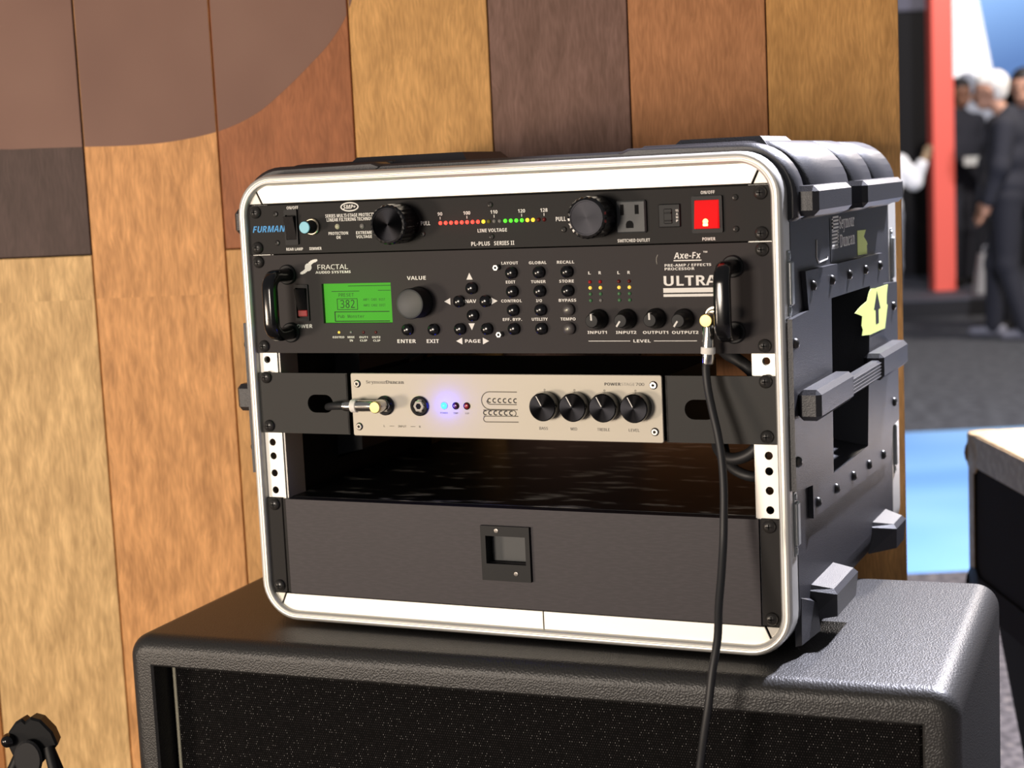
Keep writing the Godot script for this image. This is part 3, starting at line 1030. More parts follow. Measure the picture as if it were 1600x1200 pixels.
# ---------------------------------------------------------------- 1U power conditioner
func fluted_knob(parent: Node3D, x: float, y: float) -> void:
	# the pull-out lamp tube: broad fluted black cap
	var b := B.new()
	var n := 48
	var rim := func(r: float, z: float, j: int) -> Vector3:
		var a := TAU * j / n
		var rr := r - (0.55 if j % 2 else 0.0)
		return Vector3(rr * cos(a), rr * sin(a), z)
	var prof := [[16.6, 0.0], [17.2, 1.0], [17.2, 25.0], [16.2, 26.6], [14.4, 27.0]]
	for k in prof.size() - 1:
		for j in n:
			b.quad(rim.call(prof[k][0], prof[k][1], j), rim.call(prof[k][0], prof[k][1], j + 1), rim.call(prof[k + 1][0], prof[k + 1][1], j + 1), rim.call(prof[k + 1][0], prof[k + 1][1], j))
	var o := part(parent, "light_tube_knob", b, M["black gloss"], Vector3(x, y, 0))
	part(o, "cap_face", B.new().lathe([Vector2(14.5, 26.2), Vector2(14.3, 27.0), Vector2(13.4, 27.0), Vector2(13.2, 26.6), Vector2(6.0, 26.6), Vector2(0.02, 26.6)], Vector3.ZERO, 40), M["spun black"], Vector3(x, y, 0))


func build_conditioner() -> void:
	var t := thing("power_conditioner", "slim black one-space power conditioner with a lit voltage meter, top of the rack", "power conditioner", Vector3(0, 304.9, 0))
	part(t, "faceplate", B.new().box(Vector3(0, 327.0, -1.5), Vector3(482, 44.0, 3), 0.5), M["panel black"])
	part(t, "chassis", B.new().box(Vector3(0, 327.0, -115), Vector3(430, 42.5, 224), 1.0), M["lining"])
	for s in [-1, 1]:
		rack_screw(t, s * 232.55, 342.9)
		rack_screw(t, s * 232.55, 311.15)
	for q in [[-211.8, 340.9], [-211.8, 315.2], [212.0, 340.0], [212.0, 315.1], [-0.6, 341.7], [-0.6, 315.0], [65.4, 319.0], [-65.5, 319.0]]:
		small_screw(t, q[0], q[1], 2.5)
	words(t, "FURMAN", -219.7, 327.8, 33.0, 5.6, M["print blue"], font_bold, 0.28)
	# rocker switch in its bezel
	part(t, "switch_bezel", B.new().ring(B.rrect(6.6, 15.6, 0.8, 2), B.rrect(5.3, 11.0, 0.5, 2), Vector2.ZERO, 0, 2.0), M["black plastic"], Vector3(-195.7, 328.7, 0))
	var rk := B.new()
	rk.frustum([Vector3(-5.1, -10.6, 0), Vector3(5.1, -10.6, 0), Vector3(5.1, 10.6, 0), Vector3(-5.1, 10.6, 0)], [Vector3(-5.0, -10.4, 1.6), Vector3(5.0, -10.4, 1.6), Vector3(5.0, 9.8, 6.2), Vector3(-5.0, 9.8, 6.2)])
	part(t, "rocker_switch", rk, M["black gloss"], Vector3(-195.7, 328.4, 0))
	words(t, "ON/OFF", -194.0, 345.9, 11.9, 2.7, M["print white"])
	words(t, "REAR LAMP", -194.3, 309.2, 17.2, 2.5, M["print white"])
	words(t, "DIMMER", -172.7, 309.2, 12.4, 2.5, M["print white"])
	var dm := part(t, "dimmer_knob", B.new().lathe([Vector2(6.0, 0), Vector2(6.0, 4), Vector2(5.6, 4.6), Vector2(5.4, 13.2), Vector2(5.0, 13.9)], Vector3.ZERO, 28), M["black plastic"], Vector3(-174.3, 328.5, 0))
	part(dm, "collar", B.new().lathe([Vector2(7.4, 0), Vector2(7.4, 2.2), Vector2(6.8, 3.0), Vector2(6.0, 3.0)], Vector3.ZERO, 40), M["nickel"], Vector3(-174.3, 328.5, 0), "shiny chrome collar")
	part(dm, "cap", B.new().lathe([Vector2(5.2, 13.2), Vector2(5.2, 14.3), Vector2(4.8, 14.7), Vector2(0, 14.8)], Vector3.ZERO, 28), M["sky blue cap"], Vector3(-174.3, 328.5, 0), "pale blue cap")
	# oval emblem
	var ov := B.new()
	var o1 := PackedVector2Array()
	var o2 := PackedVector2Array()
	for i in 40:
		o1.append(Vector2(9.1 * cos(TAU * i / 40), 4.1 * sin(TAU * i / 40)))
		o2.append(Vector2(7.9 * cos(TAU * i / 40), 3.0 * sin(TAU * i / 40)))
	part(t, "oval_emblem", ov.ring(o1, o2, Vector2.ZERO, 0.0, 0.2), M["print white"], Vector3(-135.9, 344.7, 0))
	words(t, "SMP+", -135.9, 344.7, 12.2, 3.6, M["print white"], null, 0.2)
	words(t, "SERIES MULTI-STAGE PROTECTION", -134.0, 337.4, 53.5, 2.9, M["print white"])
	words(t, "LINEAR FILTERING TECHNOLOGY", -133.3, 333.9, 52.8, 2.9, M["print white"])
	bead(t, "status_led", -149.1, 327.9, 2.5, "lens clear", 0.6)
	bead(t, "status_led", -124.3, 327.5, 2.4, "lens grey", 0.6)
	words(t, "PROTECTION", -148.7, 322.0, 19.7, 2.6, M["print white"])
	words(t, "OK", -148.6, 318.4, 4.5, 2.6, M["print white"])
	words(t, "EXTREME", -123.0, 321.9, 15.7, 2.6, M["print white"])
	words(t, "VOLTAGE", -123.1, 318.4, 15.7, 2.6, M["print white"])
	fluted_knob(t, -85.1, 328.7)
	fluted_knob(t, 95.8, 328.7)
	words(t, "PULL", -62.4, 328.1, 8.9, 3.5, M["print white"])
	words(t, "PULL", 62.9, 327.8, 8.9, 3.5, M["print white"])
	# twenty-lamp voltage meter
	var names := ["lamp red", "lamp red", "lamp red", "lamp red", "lamp red", "lamp red", "lamp red", "lamp red", "lamp yellow", "lens olive", "lens grey", "lens grey", "lamp green", "lamp green", "lamp green", "lamp green", "lamp yellow", "lamp yellow", "lens maroon", "lens maroon"]
	for i in 20:
		var xx := -48.1 + 96.2 * i / 19.0
		bead(t, "meter_led", xx, 327.8, 1.75, names[i], 0.7)
		if i < 8 and i % 2 == 1:
			tiny_light("meter_led_light", Vector3(xx - 2.5, 327.8, 4.0), "ff2a20", 0.000022, 0.002)
		elif i == 13 or i == 14:
			tiny_light("meter_led_light", Vector3(xx, 327.8, 4.0), "40ff30", 0.000010, 0.002)
	for q in [["90", -48.1, 4.4], ["100", -22.8, 6.6], ["110", 2.5, 6.6], ["120", 27.8, 6.6], ["128", 48.1, 6.6]]:
		words(t, q[0], q[1], 335.6, q[2], 2.9, M["print white"])
		part(t, "scale_mark", B.new().box(Vector3.ZERO, Vector3(0.6, 2.3, 0.2)), M["print white"], Vector3(q[1], 332.0, 0.08))
	words(t, "LINE VOLTAGE", 0.2, 320.3, 27.2, 2.9, M["print white"])
	words(t, "PL-PLUS", -11.3, 309.3, 17.4, 3.4, M["print white"])
	words(t, "SERIES II", 10.6, 309.3, 18.6, 3.4, M["print white"])
	# mains outlet
	var ou := part(t, "outlet", B.new().box(Vector3(0, 0, 1.6), Vector3(25.6, 26.4, 3.2), 1.2), M["knob grey"], Vector3(125.2, 327.6, 0))
	part(ou, "slot", B.new().box(Vector3.ZERO, Vector3(3.0, 8.6, 0.3)), M["hole"], Vector3(118.0, 333.4, 3.2))
	part(ou, "slot", B.new().box(Vector3.ZERO, Vector3(3.4, 7.4, 0.3)), M["hole"], Vector3(130.6, 333.4, 3.2))
	part(ou, "earth_hole", B.new().extrude(poly([-3.2, -2.6, 3.2, -2.6, 3.3, 0.6, 2.2, 2.8, 0, 3.5, -2.2, 2.8, -3.3, 0.6]), -0.1, 0.15), M["hole"], Vector3(124.2, 321.2, 3.2))
	words(t, "SWITCHED OUTLET", 126.0, 308.4, 27.8, 2.6, M["print white"])
	# breaker
	var br := part(t, "breaker", B.new().box(Vector3(0, 0, 0.8), Vector3(18.2, 18.6, 1.6), 0.6), M["black plastic"], Vector3(157.4, 327.4, 0))
	part(br, "reset_button", B.new().box(Vector3(0, 0, 1.6), Vector3(7.0, 12.0, 1.4), 0.5).box(Vector3(0, 2.6, 2.6), Vector3(6.0, 1.2, 1.4), 0.3).box(Vector3(0, -3.6, 2.6), Vector3(6.4, 1.0, 1.2), 0.3), M["black plastic"], Vector3(156.4, 327.0, 0))
	for q in [["15", 331.3], ["A", 328.6], ["M", 326.0], ["P", 323.2]]:
		words(br, q[0], 164.0, q[1], 2.4 if q[0] == "15" else 1.7, 1.8, M["print white"], null, 0.0, 1.75)
	# lit power rocker
	part(t, "switch_bezel", B.new().ring(B.rrect(12.6, 14.6, 1.0, 2), B.rrect(10.1, 11.5, 0.5, 2), Vector2.ZERO, 0, 2.2), M["black plastic"], Vector3(189.0, 327.4, 0))
	var pr := part(t, "red_power_switch_lamp", B.new().frustum([Vector3(-9.9, -11.3, 0.2), Vector3(9.9, -11.3, 0.2), Vector3(9.9, 11.3, 0.2), Vector3(-9.9, 11.3, 0.2)], [Vector3(-9.7, -11.0, 5.4), Vector3(9.7, -11.0, 5.4), Vector3(9.7, 11.0, 2.4), Vector3(-9.7, 11.0, 2.4)]), M["lamp switch red"], Vector3(188.8, 327.4, 0), "lit red rocker switch")
	part(pr, "neon_lamp", B.new().lathe([Vector2(2.3, 0), Vector2(2.1, 0.5), Vector2(1.2, 0.9), Vector2(0, 1.0)], Vector3.ZERO, 14).box(Vector3(0, -2.6, 0.3), Vector3(4.4, 2.4, 0.8), 0.4), M["lamp switch filament"], Vector3(188.4, 321.9, 4.6))
	tiny_light("power_switch_light", Vector3(188.8, 325, 12), "ff3020", 0.00012, 0.008)
	words(t, "ON/OFF", 189.6, 344.8, 11.5, 2.5, M["print white"])
	words(t, "POWER", 189.4, 307.9, 10.8, 2.5, M["print white"])


# ---------------------------------------------------------------- 2U effects processor
func bow_handle(parent: Node3D, x: float, y0: float, y1: float, reach: float) -> void:
	var b := B.new()
	var pts := []
	var r := 11.0
	pts.append(Vector3(0, y1 - 7, 0))
	for i in 6:
		var a := PI / 2 * i / 5
		pts.append(Vector3(0, y1 - 7 - r + r * cos(a), reach - 7 - r + r * sin(a)))
	for i in 6:
		var a := PI / 2 * i / 5
		pts.append(Vector3(0, y0 + 7 + r - r * sin(a), reach - 7 - r + r * cos(a)))
	pts.append(Vector3(0, y0 + 7, 0))
	# an oval bar swept along the bow
	var sec := B.rrect(6.6, 5.6, 4.2, 4)
	var rings := []
	for i in pts.size():
		var t: Vector3 = ((pts[mini(i + 1, pts.size() - 1)] - pts[maxi(i - 1, 0)]) as Vector3).normalized()
		var up := t.cross(Vector3.RIGHT).normalized()
		var l := []
		for q in sec:
			l.append(pts[i] + Vector3.RIGHT * q.x + up * q.y)
		rings.append(l)
	b.group += 1
	for i in rings.size() - 1:
		for j in sec.size():
			var k := (j + 1) % sec.size()
			var g := [rings[i][j], rings[i][k], rings[i + 1][k], rings[i + 1][j]]
			var n: Vector3 = (g[1] - g[0]).cross(g[2] - g[0])
			if n.dot((g[0] + g[2]) / 2 - (pts[i] + pts[i + 1]) / 2) < 0:
				g.reverse()
			b.quad(g[0], g[1], g[2], g[3], b.group)
	var o := part(parent, "front_handle", b, M["black gloss"], Vector3(x, 0, 0))
	for y in [y0 + 7, y1 - 7]:
		part(o, "mounting_boss", B.new().lathe([Vector2(9.0, 0), Vector2(9.0, 1.6), Vector2(8.0, 2.4), Vector2(0, 2.4)], Vector3(0, y, 0), 24), M["black plastic"], Vector3(x, 0, 0))


func pointer_knob(parent: Node3D, x: float, y: float, deg: float) -> void:
	var o := part(parent, "level_knob", B.new().lathe([Vector2(8.4, 0), Vector2(8.4, 3.4), Vector2(7.4, 5.0), Vector2(6.0, 8.0), Vector2(5.6, 16.0), Vector2(5.0, 16.8), Vector2(0, 17.0)], Vector3.ZERO, 28), M["black plastic"], Vector3(x, y, 0))
	var d := Basis(Vector3(0, 0, 1), deg_to_rad(deg))
	var b := B.new(Transform3D(d, Vector3.ZERO))
	b.box(Vector3(0, 3.0, 16.9), Vector3(1.5, 5.4, 0.6), 0.2)
	b.box(Vector3(0, 5.6, 14.6), Vector3(1.5, 0.6, 4.4), 0.1)
	part(o, "pointer", b, M["print white"], Vector3(x, y, 0), "white pointer line")


func push_button(parent: Node3D, x: float, y: float, m := "black gloss") -> void:
	if not M.has("button mesh"):
		var p := [Vector2(5.1, 0), Vector2(5.1, 3.0)]
		for i in 6:
			var a := PI / 2 * i / 5
			p.append(Vector2(4.2 * cos(a) + 0.7 * (1 - i / 5.0), 3.2 + 1.9 * sin(a)))
		M["button mesh"] = B.new().lathe(p, Vector3.ZERO, 22).done()
	var o := part(parent, "push_button", M["button mesh"], M[m], Vector3(x, y, 0))
	if m == "button grey":
		part(o, "button_lens", B.new().lathe([Vector2(1.2, 4.7), Vector2(1.0, 5.5), Vector2(0, 5.7)], Vector3.ZERO, 12), M["lens clear"], Vector3(x, y, 0))


func arrow_mark(parent: Node3D, x: float, y: float, deg: float) -> void:
	var b := B.new(Transform3D(Basis(Vector3(0, 0, 1), deg_to_rad(deg)), Vector3.ZERO))
	part(parent, "arrow_mark", b.extrude(poly([-2.9, -2.8, 2.9, -2.8, 0, 3.0]), 0.02, 0.18), M["print white"], Vector3(x, y, 0))


func build_processor() -> void:
	var t := thing("effects_processor", "dark grey two-space effects processor with a green screen and bow handles", "effects processor", Vector3(0, 216.0, 0))
	part(t, "faceplate", B.new().ring(B.rrect(241, 44.1, 0.6, 2), PackedVector2Array([Vector2(-169.0, -17.5), Vector2(-99.6, -17.5), Vector2(-99.6, 17.7), Vector2(-169.0, 17.7)]), Vector2(-134.3, 0), -3.0, 0.0), M["panel grey"], Vector3(0, 260.1, 0))
	part(t, "chassis", B.new().box(Vector3(0, 260.1, -150), Vector3(430, 86, 290), 1.0), M["lining"])
	for s in [-1, 1]:
		rack_screw(t, s * 232.55, 298.45)
		rack_screw(t, s * 232.55, 222.25)
	bow_handle(t, -203.4, 227.6, 293.6, 38.0)
	bow_handle(t, 208.2, 226.0, 292.6, 38.0)
	# round-bead helix emblem
	var em := B.new()
	for q in [[-8.2, -5.4, 1.0], [-6.8, -5.0, 1.4], [-4.9, -4.2, 1.6], [-3.2, -3.0, 1.7], [-0.6, -0.2, 3.5], [1.6, 3.0, 1.8], [3.2, 4.2, 1.7], [5.0, 5.0, 1.5], [6.8, 5.4, 1.4], [8.3, 5.8, 1.0]]:
		em.lathe([Vector2(q[2], 0), Vector2(q[2], 0.16), Vector2(0, 0.17)], Vector3(q[0], q[1], 0), 16)
	part(t, "bead_emblem", em, M["print white"], Vector3(-180.9, 293.0, 0))
	words(t, "FRACTAL", -156.4, 292.6, 31.0, 4.2, M["print white"], font_plain)
	words(t, "AUDIO SYSTEMS", -156.4, 288.0, 35.8, 2.2, M["print white"])
	# power switch
	part(t, "switch_bezel", B.new().ring(B.rrect(7.0, 16.4, 1.0, 2), B.rrect(5.7, 13.6, 0.6, 2), Vector2.ZERO, 0, 1.8), M["black plastic"], Vector3(-189.6, 261.2, 0))
	var ps := part(t, "power_rocker", B.new().frustum([Vector3(-5.5, -13.4, -2), Vector3(5.5, -13.4, -2), Vector3(5.5, 13.4, -2), Vector3(-5.5, 13.4, -2)], [Vector3(-5.4, -6.6, 0.6), Vector3(5.4, -6.6, 0.6), Vector3(5.4, 12.6, 5.0), Vector3(-5.4, 12.6, 5.0)]), M["black gloss"], Vector3(-189.6, 261.2, 0))
	part(ps, "red_end", B.new().box(Vector3(0, -9.4, 0.2), Vector3(9.6, 5.6, 2.0), 0.5), M["red plastic"], Vector3(-189.6, 261.2, 0), "red end of the rocker")
	words(t, "POWER", -190.5, 240.2, 19.3, 3.2, M["print white"])
	# screen
	var sc := part(t, "green_screen", B.new().box(Vector3(0, 0, -4.2), Vector3(69.2, 35.0, 1.6)), M["screen green"], Vector3(-134.3, 260.2, 0), "backlit green screen reading 382")
	var ink := M["screen ink"] as Material
	words(sc, "382", -145.6, 259.4, 14.6, 7.2, ink, font_mono, 0.0, -3.3)
	words(sc, "PRESET", -146.4, 267.4, 15.4, 3.0, ink, font_mono, 0.0, -3.3)
	words(sc, "AMP1 CAB1 DIST", -118.6, 263.0, 22.0, 2.0, ink, font_mono, 0.0, -3.3)
	words(sc, "AMP2 CAB2 EDIT", -118.6, 258.0, 22.0, 2.0, ink, font_mono, 0.0, -3.3)
	words(sc, "Pub Monster", -142.6, 248.4, 27.0, 2.8, ink, font_mono, 0.0, -3.3)
	var lines := B.new()
	for q in [[-145.7, 263.9, 20.4, 0.5], [-145.7, 254.4, 20.4, 0.5], [-155.9, 259.2, 0.5, 9.6], [-135.6, 259.2, 0.5, 9.6], [-131.6, 252.4, 55.0, 0.7], [-131.6, 244.0, 55.0, 0.8], [-158.9, 248.2, 0.9, 8.6], [-147.0, 270.6, 28.0, 0.5], [-108.0, 271.0, 12.4, 0.4], [-122.0, 275.2, 44.0, 0.5]]:
		lines.box(Vector3(q[0], q[1], 0), Vector3(q[2], q[3], 0.2))
	part(sc, "screen_lines", lines, ink, Vector3(0, 0, -3.3))
	tiny_light("screen_light", Vector3(-134.3, 260.2, 26), "50ff50", 0.00035, 0.02)
	for q in [[-153.9, "lamp amber"], [-141.7, "lens grey"], [-129.1, "lens maroon"], [-116.8, "lens maroon"]]:
		bead(t, "status_led", q[0], 234.5, 1.3 if q[1] != "lamp amber" else 1.2, q[1], 0.6)
	for q in [["EDITED", -154.7, 230.2, 11.8], ["MIDI", -142.1, 230.2, 6.8], ["IN", -142.0, 227.2, 3.2], ["OUT1", -129.4, 230.1, 8.4], ["CLIP", -129.5, 227.2, 7.1], ["OUT2", -116.7, 230.1, 8.3], ["CLIP", -116.4, 227.1, 7.1]]:
		words(t, q[0], q[1], q[2], q[3], 1.7, M["print white"])
	words(t, "VALUE", -74.0, 281.4, 18.3, 3.2, M["print white"])
	var vk := part(t, "value_knob", B.new().lathe([Vector2(13.6, 0), Vector2(13.6, 2.0), Vector2(13.2, 2.6), Vector2(13.2, 16.6), Vector2(12.6, 17.6)], Vector3.ZERO, 44), M["black plastic"], Vector3(-72.6, 260.4, 0))
	part(vk, "knob_face", B.new().lathe([Vector2(12.8, 17.2), Vector2(12.6, 17.9), Vector2(11.8, 18.2), Vector2(11.0, 17.9), Vector2(0, 17.9)], Vector3.ZERO, 44), M["knob grey"], Vector3(-72.6, 260.4, 0), "dull grey knob face")
	for q in [[-84.7, 236.7], [-59.3, 236.7], [-34.0, 237.0], [-8.6, 237.0], [-21.2, 271.8], [-33.6, 260.7], [-8.7, 260.7], [-21.2, 248.6]]:
		push_button(t, q[0], q[1])
	for i in 3:
		for j in 4:
			push_button(t, 16.5 + i * 25.2, 284.2 - j * 15.75, "button grey" if i == 2 and j > 1 else "black gloss")
	words(t, "ENTER", -86.8, 226.5, 18.2, 3.2, M["print white"])
	words(t, "EXIT", -61.3, 226.5, 11.8, 3.2, M["print white"])
	words(t, "NAV", -23.2, 260.7, 10.6, 2.9, M["print white"])
	words(t, "PAGE", -23.1, 226.5, 14.6, 2.9, M["print white"])
	arrow_mark(t, -23.2, 281.9, 0)
	arrow_mark(t, -23.3, 238.9, 180)
	arrow_mark(t, -45.3, 260.7, 90)
	arrow_mark(t, -0.9, 260.6, -90)
	arrow_mark(t, -35.8, 226.5, 90)
	arrow_mark(t, -10.7, 226.5, -90)
	for q in [[3.4, 288.9], [3.5, 232.3]]:
		var o := part(t, "hex_standoff", B.new().lathe([Vector2(2.5, 0), Vector2(2.5, 5), Vector2(1.2, 5), Vector2(1.2, 3.6)], Vector3.ZERO, 6), M["zinc"], Vector3(q[0], q[1], 0))
		part(o, "socket", B.new().lathe([Vector2(1.3, 4.4), Vector2(0, 4.4)], Vector3.ZERO, 10), M["hole"], Vector3(q[0], q[1], 0))
	for q in [["LAYOUT", 14.9, 292.4, 15.3], ["EDIT", 14.9, 276.4, 8.7], ["CONTROL", 14.9, 260.5, 19.0], ["EFF. BYP.", 14.9, 244.8, 17.6], ["GLOBAL", 40.4, 292.2, 16.0], ["TUNER", 40.3, 276.3, 13.4], ["I/O", 40.2, 260.4, 5.3], ["UTILITY", 40.1, 244.8, 14.5], ["RECALL", 65.5, 292.1, 15.4], ["STORE", 65.7, 276.3, 13.0], ["BYPASS", 65.8, 260.4, 15.6], ["TEMPO", 65.6, 244.8, 13.5], ["INPUT1", 91.1, 233.5, 17.1], ["INPUT2", 116.5, 233.4, 17.8], ["OUTPUT1", 141.9, 233.3, 21.7], ["OUTPUT2", 167.1, 233.2, 22.4], ["LEVEL", 130.0, 226.3, 14.9], ["L", 86.4, 282.7, 2.2], ["R", 95.5, 282.7, 2.2], ["L", 111.9, 282.5, 2.2], ["R", 120.7, 282.5, 2.2]]:
		words(t, q[0], q[1], q[2], q[3], 2.4, M["print white"])
	for q in [101.4, 158.5]:
		part(t, "rule_line", B.new().box(Vector3.ZERO, Vector3(36.6, 0.5, 0.2)), M["print white"], Vector3(q, 226.3, 0.05))
	var lamps := [["lens red dim", "lamp amber", "lens green", "lens green"], ["lens red dim", "lamp amber", "lens green", "lens grey"], ["lens maroon", "lamp amber", "lens green", "lens green"], ["lens maroon", "lamp amber", "lens green", "lens green"]]
	for i in 4:
		for j in 4:
			bead(t, "meter_led", [86.5, 95.5, 111.8, 120.8][i], 275.3 - [0.0, 4.9, 10.0, 15.3][j], 1.5, lamps[i][j], 0.7)
	pointer_knob(t, 92.9, 244.5, 2)
	pointer_knob(t, 117.8, 244.5, -145 + 290)
	pointer_knob(t, 142.9, 244.8, 2)
	pointer_knob(t, 166.6, 244.2, 145)
	words(t, "Axe-Fx", 171.1, 295.2, 22.2, 5.0, M["print white"], null, 0.12)
	words(t, "TM", 186.0, 297.7, 3.4, 1.4, M["print white"])
	words(t, "PRE-AMP / EFFECTS", 171.1, 287.5, 39.0, 2.1, M["print white"])
	words(t, "PROCESSOR", 164.1, 284.6, 25.2, 2.1, M["print white"])
	words(t, "ULTRA", 172.9, 275.0, 45.0, 8.0, M["print white"])
	part(t, "rule_line", B.new().box(Vector3.ZERO, Vector3(23.3, 0.9, 0.2)), M["print white"], Vector3(171.0, 291.2, 0.05))
	part(t, "stripe", B.new().box(Vector3.ZERO, Vector3(46.0, 3.7, 0.2)), M["print white"], Vector3(172.8, 267.3, 0.05))
	part(t, "stripe", B.new().box(Vector3.ZERO, Vector3(46.0, 2.1, 0.2)), M["print white"], Vector3(172.8, 263.2, 0.05))
	part(t, "scratch", B.new().tube([Vector3(0.6, 3.8, 0), Vector3(-0.6, 1.2, 0), Vector3(-0.7, -1.4, 0), Vector3(-0.2, -3.8, 0)], 0.35, 5), M["print grey"], Vector3(145.5, 292.5, 0), "pale curved scratch")
	part(t, "output_jack", B.new().lathe([Vector2(8.6, 0), Vector2(8.6, 1.4), Vector2(7.8, 2.0), Vector2(6.4, 2.0), Vector2(6.4, 5.0), Vector2(5.4, 5.6), Vector2(3.4, 5.6)], Vector3.ZERO, 24), M["nickel"], Vector3(192.6, 246.2, 0))


# ---------------------------------------------------------------- silver power amplifier on its rack tray
func build_amplifier() -> void:
	var y := 170.2
	var r := thing("rack_tray", "black slotted rack tray ears either side of the silver amplifier", "rack tray", Vector3(0, 142.5, 0))
	for s in [-1, 1]:
		var slot := PackedVector2Array()
		for q in B.rrect(13.2, 8.2, 8.0, 6):
			slot.append(Vector2(s * 177.6 + q.x, y + q.y))
		part(r, "rack_ear", B.new().ring(PackedVector2Array([Vector2(minf(s * 148.6, s * 241), 142.8), Vector2(maxf(s * 148.6, s * 241), 142.8), Vector2(maxf(s * 148.6, s * 241), 197.8), Vector2(minf(s * 148.6, s * 241), 197.8)]), slot, Vector2(s * 177.6, y), -2.6, 0.0), M["ear black"])
		part(r, "ear_flange", B.new().box(Vector3(s * 149.4, y, -60), Vector3(1.6, 54, 120)), M["ear black"])
		rack_screw(r, s * 232.55, 193.7)
		rack_screw(r, s * 232.55, 149.2)
	part(r, "tray_floor", B.new().box(Vector3(0, 143.4, -90), Vector3(297, 1.6, 170)), M["ear black"])
	var t := thing("power_amplifier", "silver brushed power amplifier with four black tone knobs, held in the tray", "amplifier", Vector3(0, 142.2, 0))
	part(t, "faceplate", B.new().extrude(transl(B.rrect(145.3, 28.1, 1.8, 3), Vector2(0.7, y)), -2.4, 1.0, 0.5), M["satin silver"])
	part(t, "chassis", B.new().box(Vector3(0.7, y, -82), Vector3(286, 50, 156), 2.0), M["black plastic"])
	for q in [[-138.0, 188.8], [-138.2, 150.5], [138.8, 190.0], [138.7, 151.4]]:
		var o := part(t, "screw", B.new().lathe([Vector2(2.9, 1.0), Vector2(2.9, 2.0), Vector2(2.5, 2.5), Vector2(1.4, 2.5), Vector2(1.4, 1.2)], Vector3.ZERO, 18), M["chrome"], Vector3(q[0], q[1], 0))
		part(o, "washer", B.new().lathe([Vector2(3.5, 1.0), Vector2(3.5, 1.2), Vector2(2.8, 1.25)], Vector3.ZERO, 18), M["hole"], Vector3(q[0], q[1], 0))
		part(o, "socket", B.new().lathe([Vector2(0.8, 2.2), Vector2(0, 2.2)], Vector3.ZERO, 6), M["hole"], Vector3(q[0], q[1], 0))
	words(t, "Seymour", -118.9, 190.0, 20.0, 3.7, M["print dark"], font_serif, 0.0, 1.15)
	words(t, "Duncan", -100.2, 190.5, 17.8, 2.9, M["print dark"], font_serif_bold, 0.0, 1.15)
	words(t, "POWER", 103.2, 190.6, 14.2, 2.4, M["print dark"], null, 0.0, 1.15)
	words(t, "STAGE", 116.7, 190.6, 11.8, 2.4, M["print grey"], font_plain, 0.0, 1.15)
	words(t, "700", 127.1, 190.6, 7.4, 2.4, M["print dark"], font_plain, 0.0, 1.15)
	# input jacks
	for q in [-110.9, -76.8]:
		var j := part(t, "input_jack", B.new().lathe([Vector2(8.8, 1.0), Vector2(8.8, 2.4), Vector2(8.0, 3.2), Vector2(6.4, 3.2), Vector2(6.2, 1.4), Vector2(5.6, 1.4)], Vector3.ZERO, 30), M["black gloss"], Vector3(q, 169.8, 0))
		part(j, "hex_nut", B.new().lathe([Vector2(5.6, 1.2), Vector2(5.6, 3.4), Vector2(5.0, 3.9), Vector2(2.8, 3.9), Vector2(2.6, 2.6)], Vector3.ZERO, 6), M["chrome"], Vector3(q, 169.8, 0), "bright hexagonal nut")
		part(j, "bore", B.new().lathe([Vector2(2.7, 3.2), Vector2(0, 3.2)], Vector3.ZERO, 14), M["hole"], Vector3(q, 169.8, 0))
	for q in [["L", -113.0, 1.3], ["INPUT", -95.2, 8.2], ["R", -77.8, 1.5]]:
		words(t, q[0], q[1], 151.4, q[2], 1.8, M["print dark"], font_plain, 0.0, 1.15)
	for q in [-105.6, -84.6]:
		part(t, "rule_line", B.new().box(Vector3.ZERO, Vector3(4.6, 0.35, 0.15)), M["print dark"], Vector3(q, 151.4, 1.05))
	# lamps
	for q in [[-53.0, "lamp blue", 3.0], [-41.9, "lens blue", 2.4], [-31.3, "lens red dim", 2.4]]:
		if q[1] == "lens blue":
			mat("lens blue", "5a1140", 0.2)
		var o := part(t, "status_led", B.new().lathe([Vector2(q[2], 1.0), Vector2(q[2] * 0.92, 2.0), Vector2(q[2] * 0.6, 2.8), Vector2(0, 3.1)], Vector3.ZERO, 18), M[q[1]], Vector3(q[0], 170.4, 0), "bright blue lamp" if q[1] == "lamp blue" else "")
		part(o, "bezel_ring", B.new().lathe([Vector2(3.2, 1.0), Vector2(3.2, 1.5), Vector2(2.5, 1.7), Vector2(2.4, 1.1)], Vector3.ZERO, 20), M["black gloss"] if q[1] != "lamp blue" else M["chrome"], Vector3(q[0], 170.4, 0))
	tiny_light("blue_led_light", Vector3(-53.0, 170.4, 8.5), "2a38ff", 0.0009, 0.003)
	for q in [["POWER", -53.6, 7.2], ["TEMP", -42.4, 4.7], ["CLIP", -31.3, 3.6]]:
		words(t, q[0], q[1], 164.0, q[2], 1.4, M["print dark"], font_plain, 0.0, 1.15)
	# pressed emblem: two rows of crescents inside winding grooves
	var gr := M["groove dark"] as Material
	var groove := func(pts: Array) -> void:
		part(t, "emblem_groove", B.new().tube(pts, 0.42, 6), gr, Vector3(0, 0, 0.95))
	var bend := func(cx: float, cy: float, rad: float, a0: float, a1: float) -> Array:
		var l := []
		for i in 11:
			var a := deg_to_rad(lerpf(a0, a1, i / 10.0))
			l.append(Vector3(cx + rad * cos(a), cy + rad * sin(a), 0))
		return l
	groove.call([Vector3(16.3, 183.0, 0)] + bend.call(-9.5, 175.4, 7.6, 90, 270) + [Vector3(16.3, 167.8, 0)])
	groove.call([Vector3(15.6, 172.2, 0)] + bend.call(-9.0, 175.4, 3.2, 270, 180))
	groove.call([Vector3(-15.8, 167.2, 0)] + bend.call(12.2, 164.7, 2.5, 90, -90) + [Vector3(-15.8, 161.9, 0)])
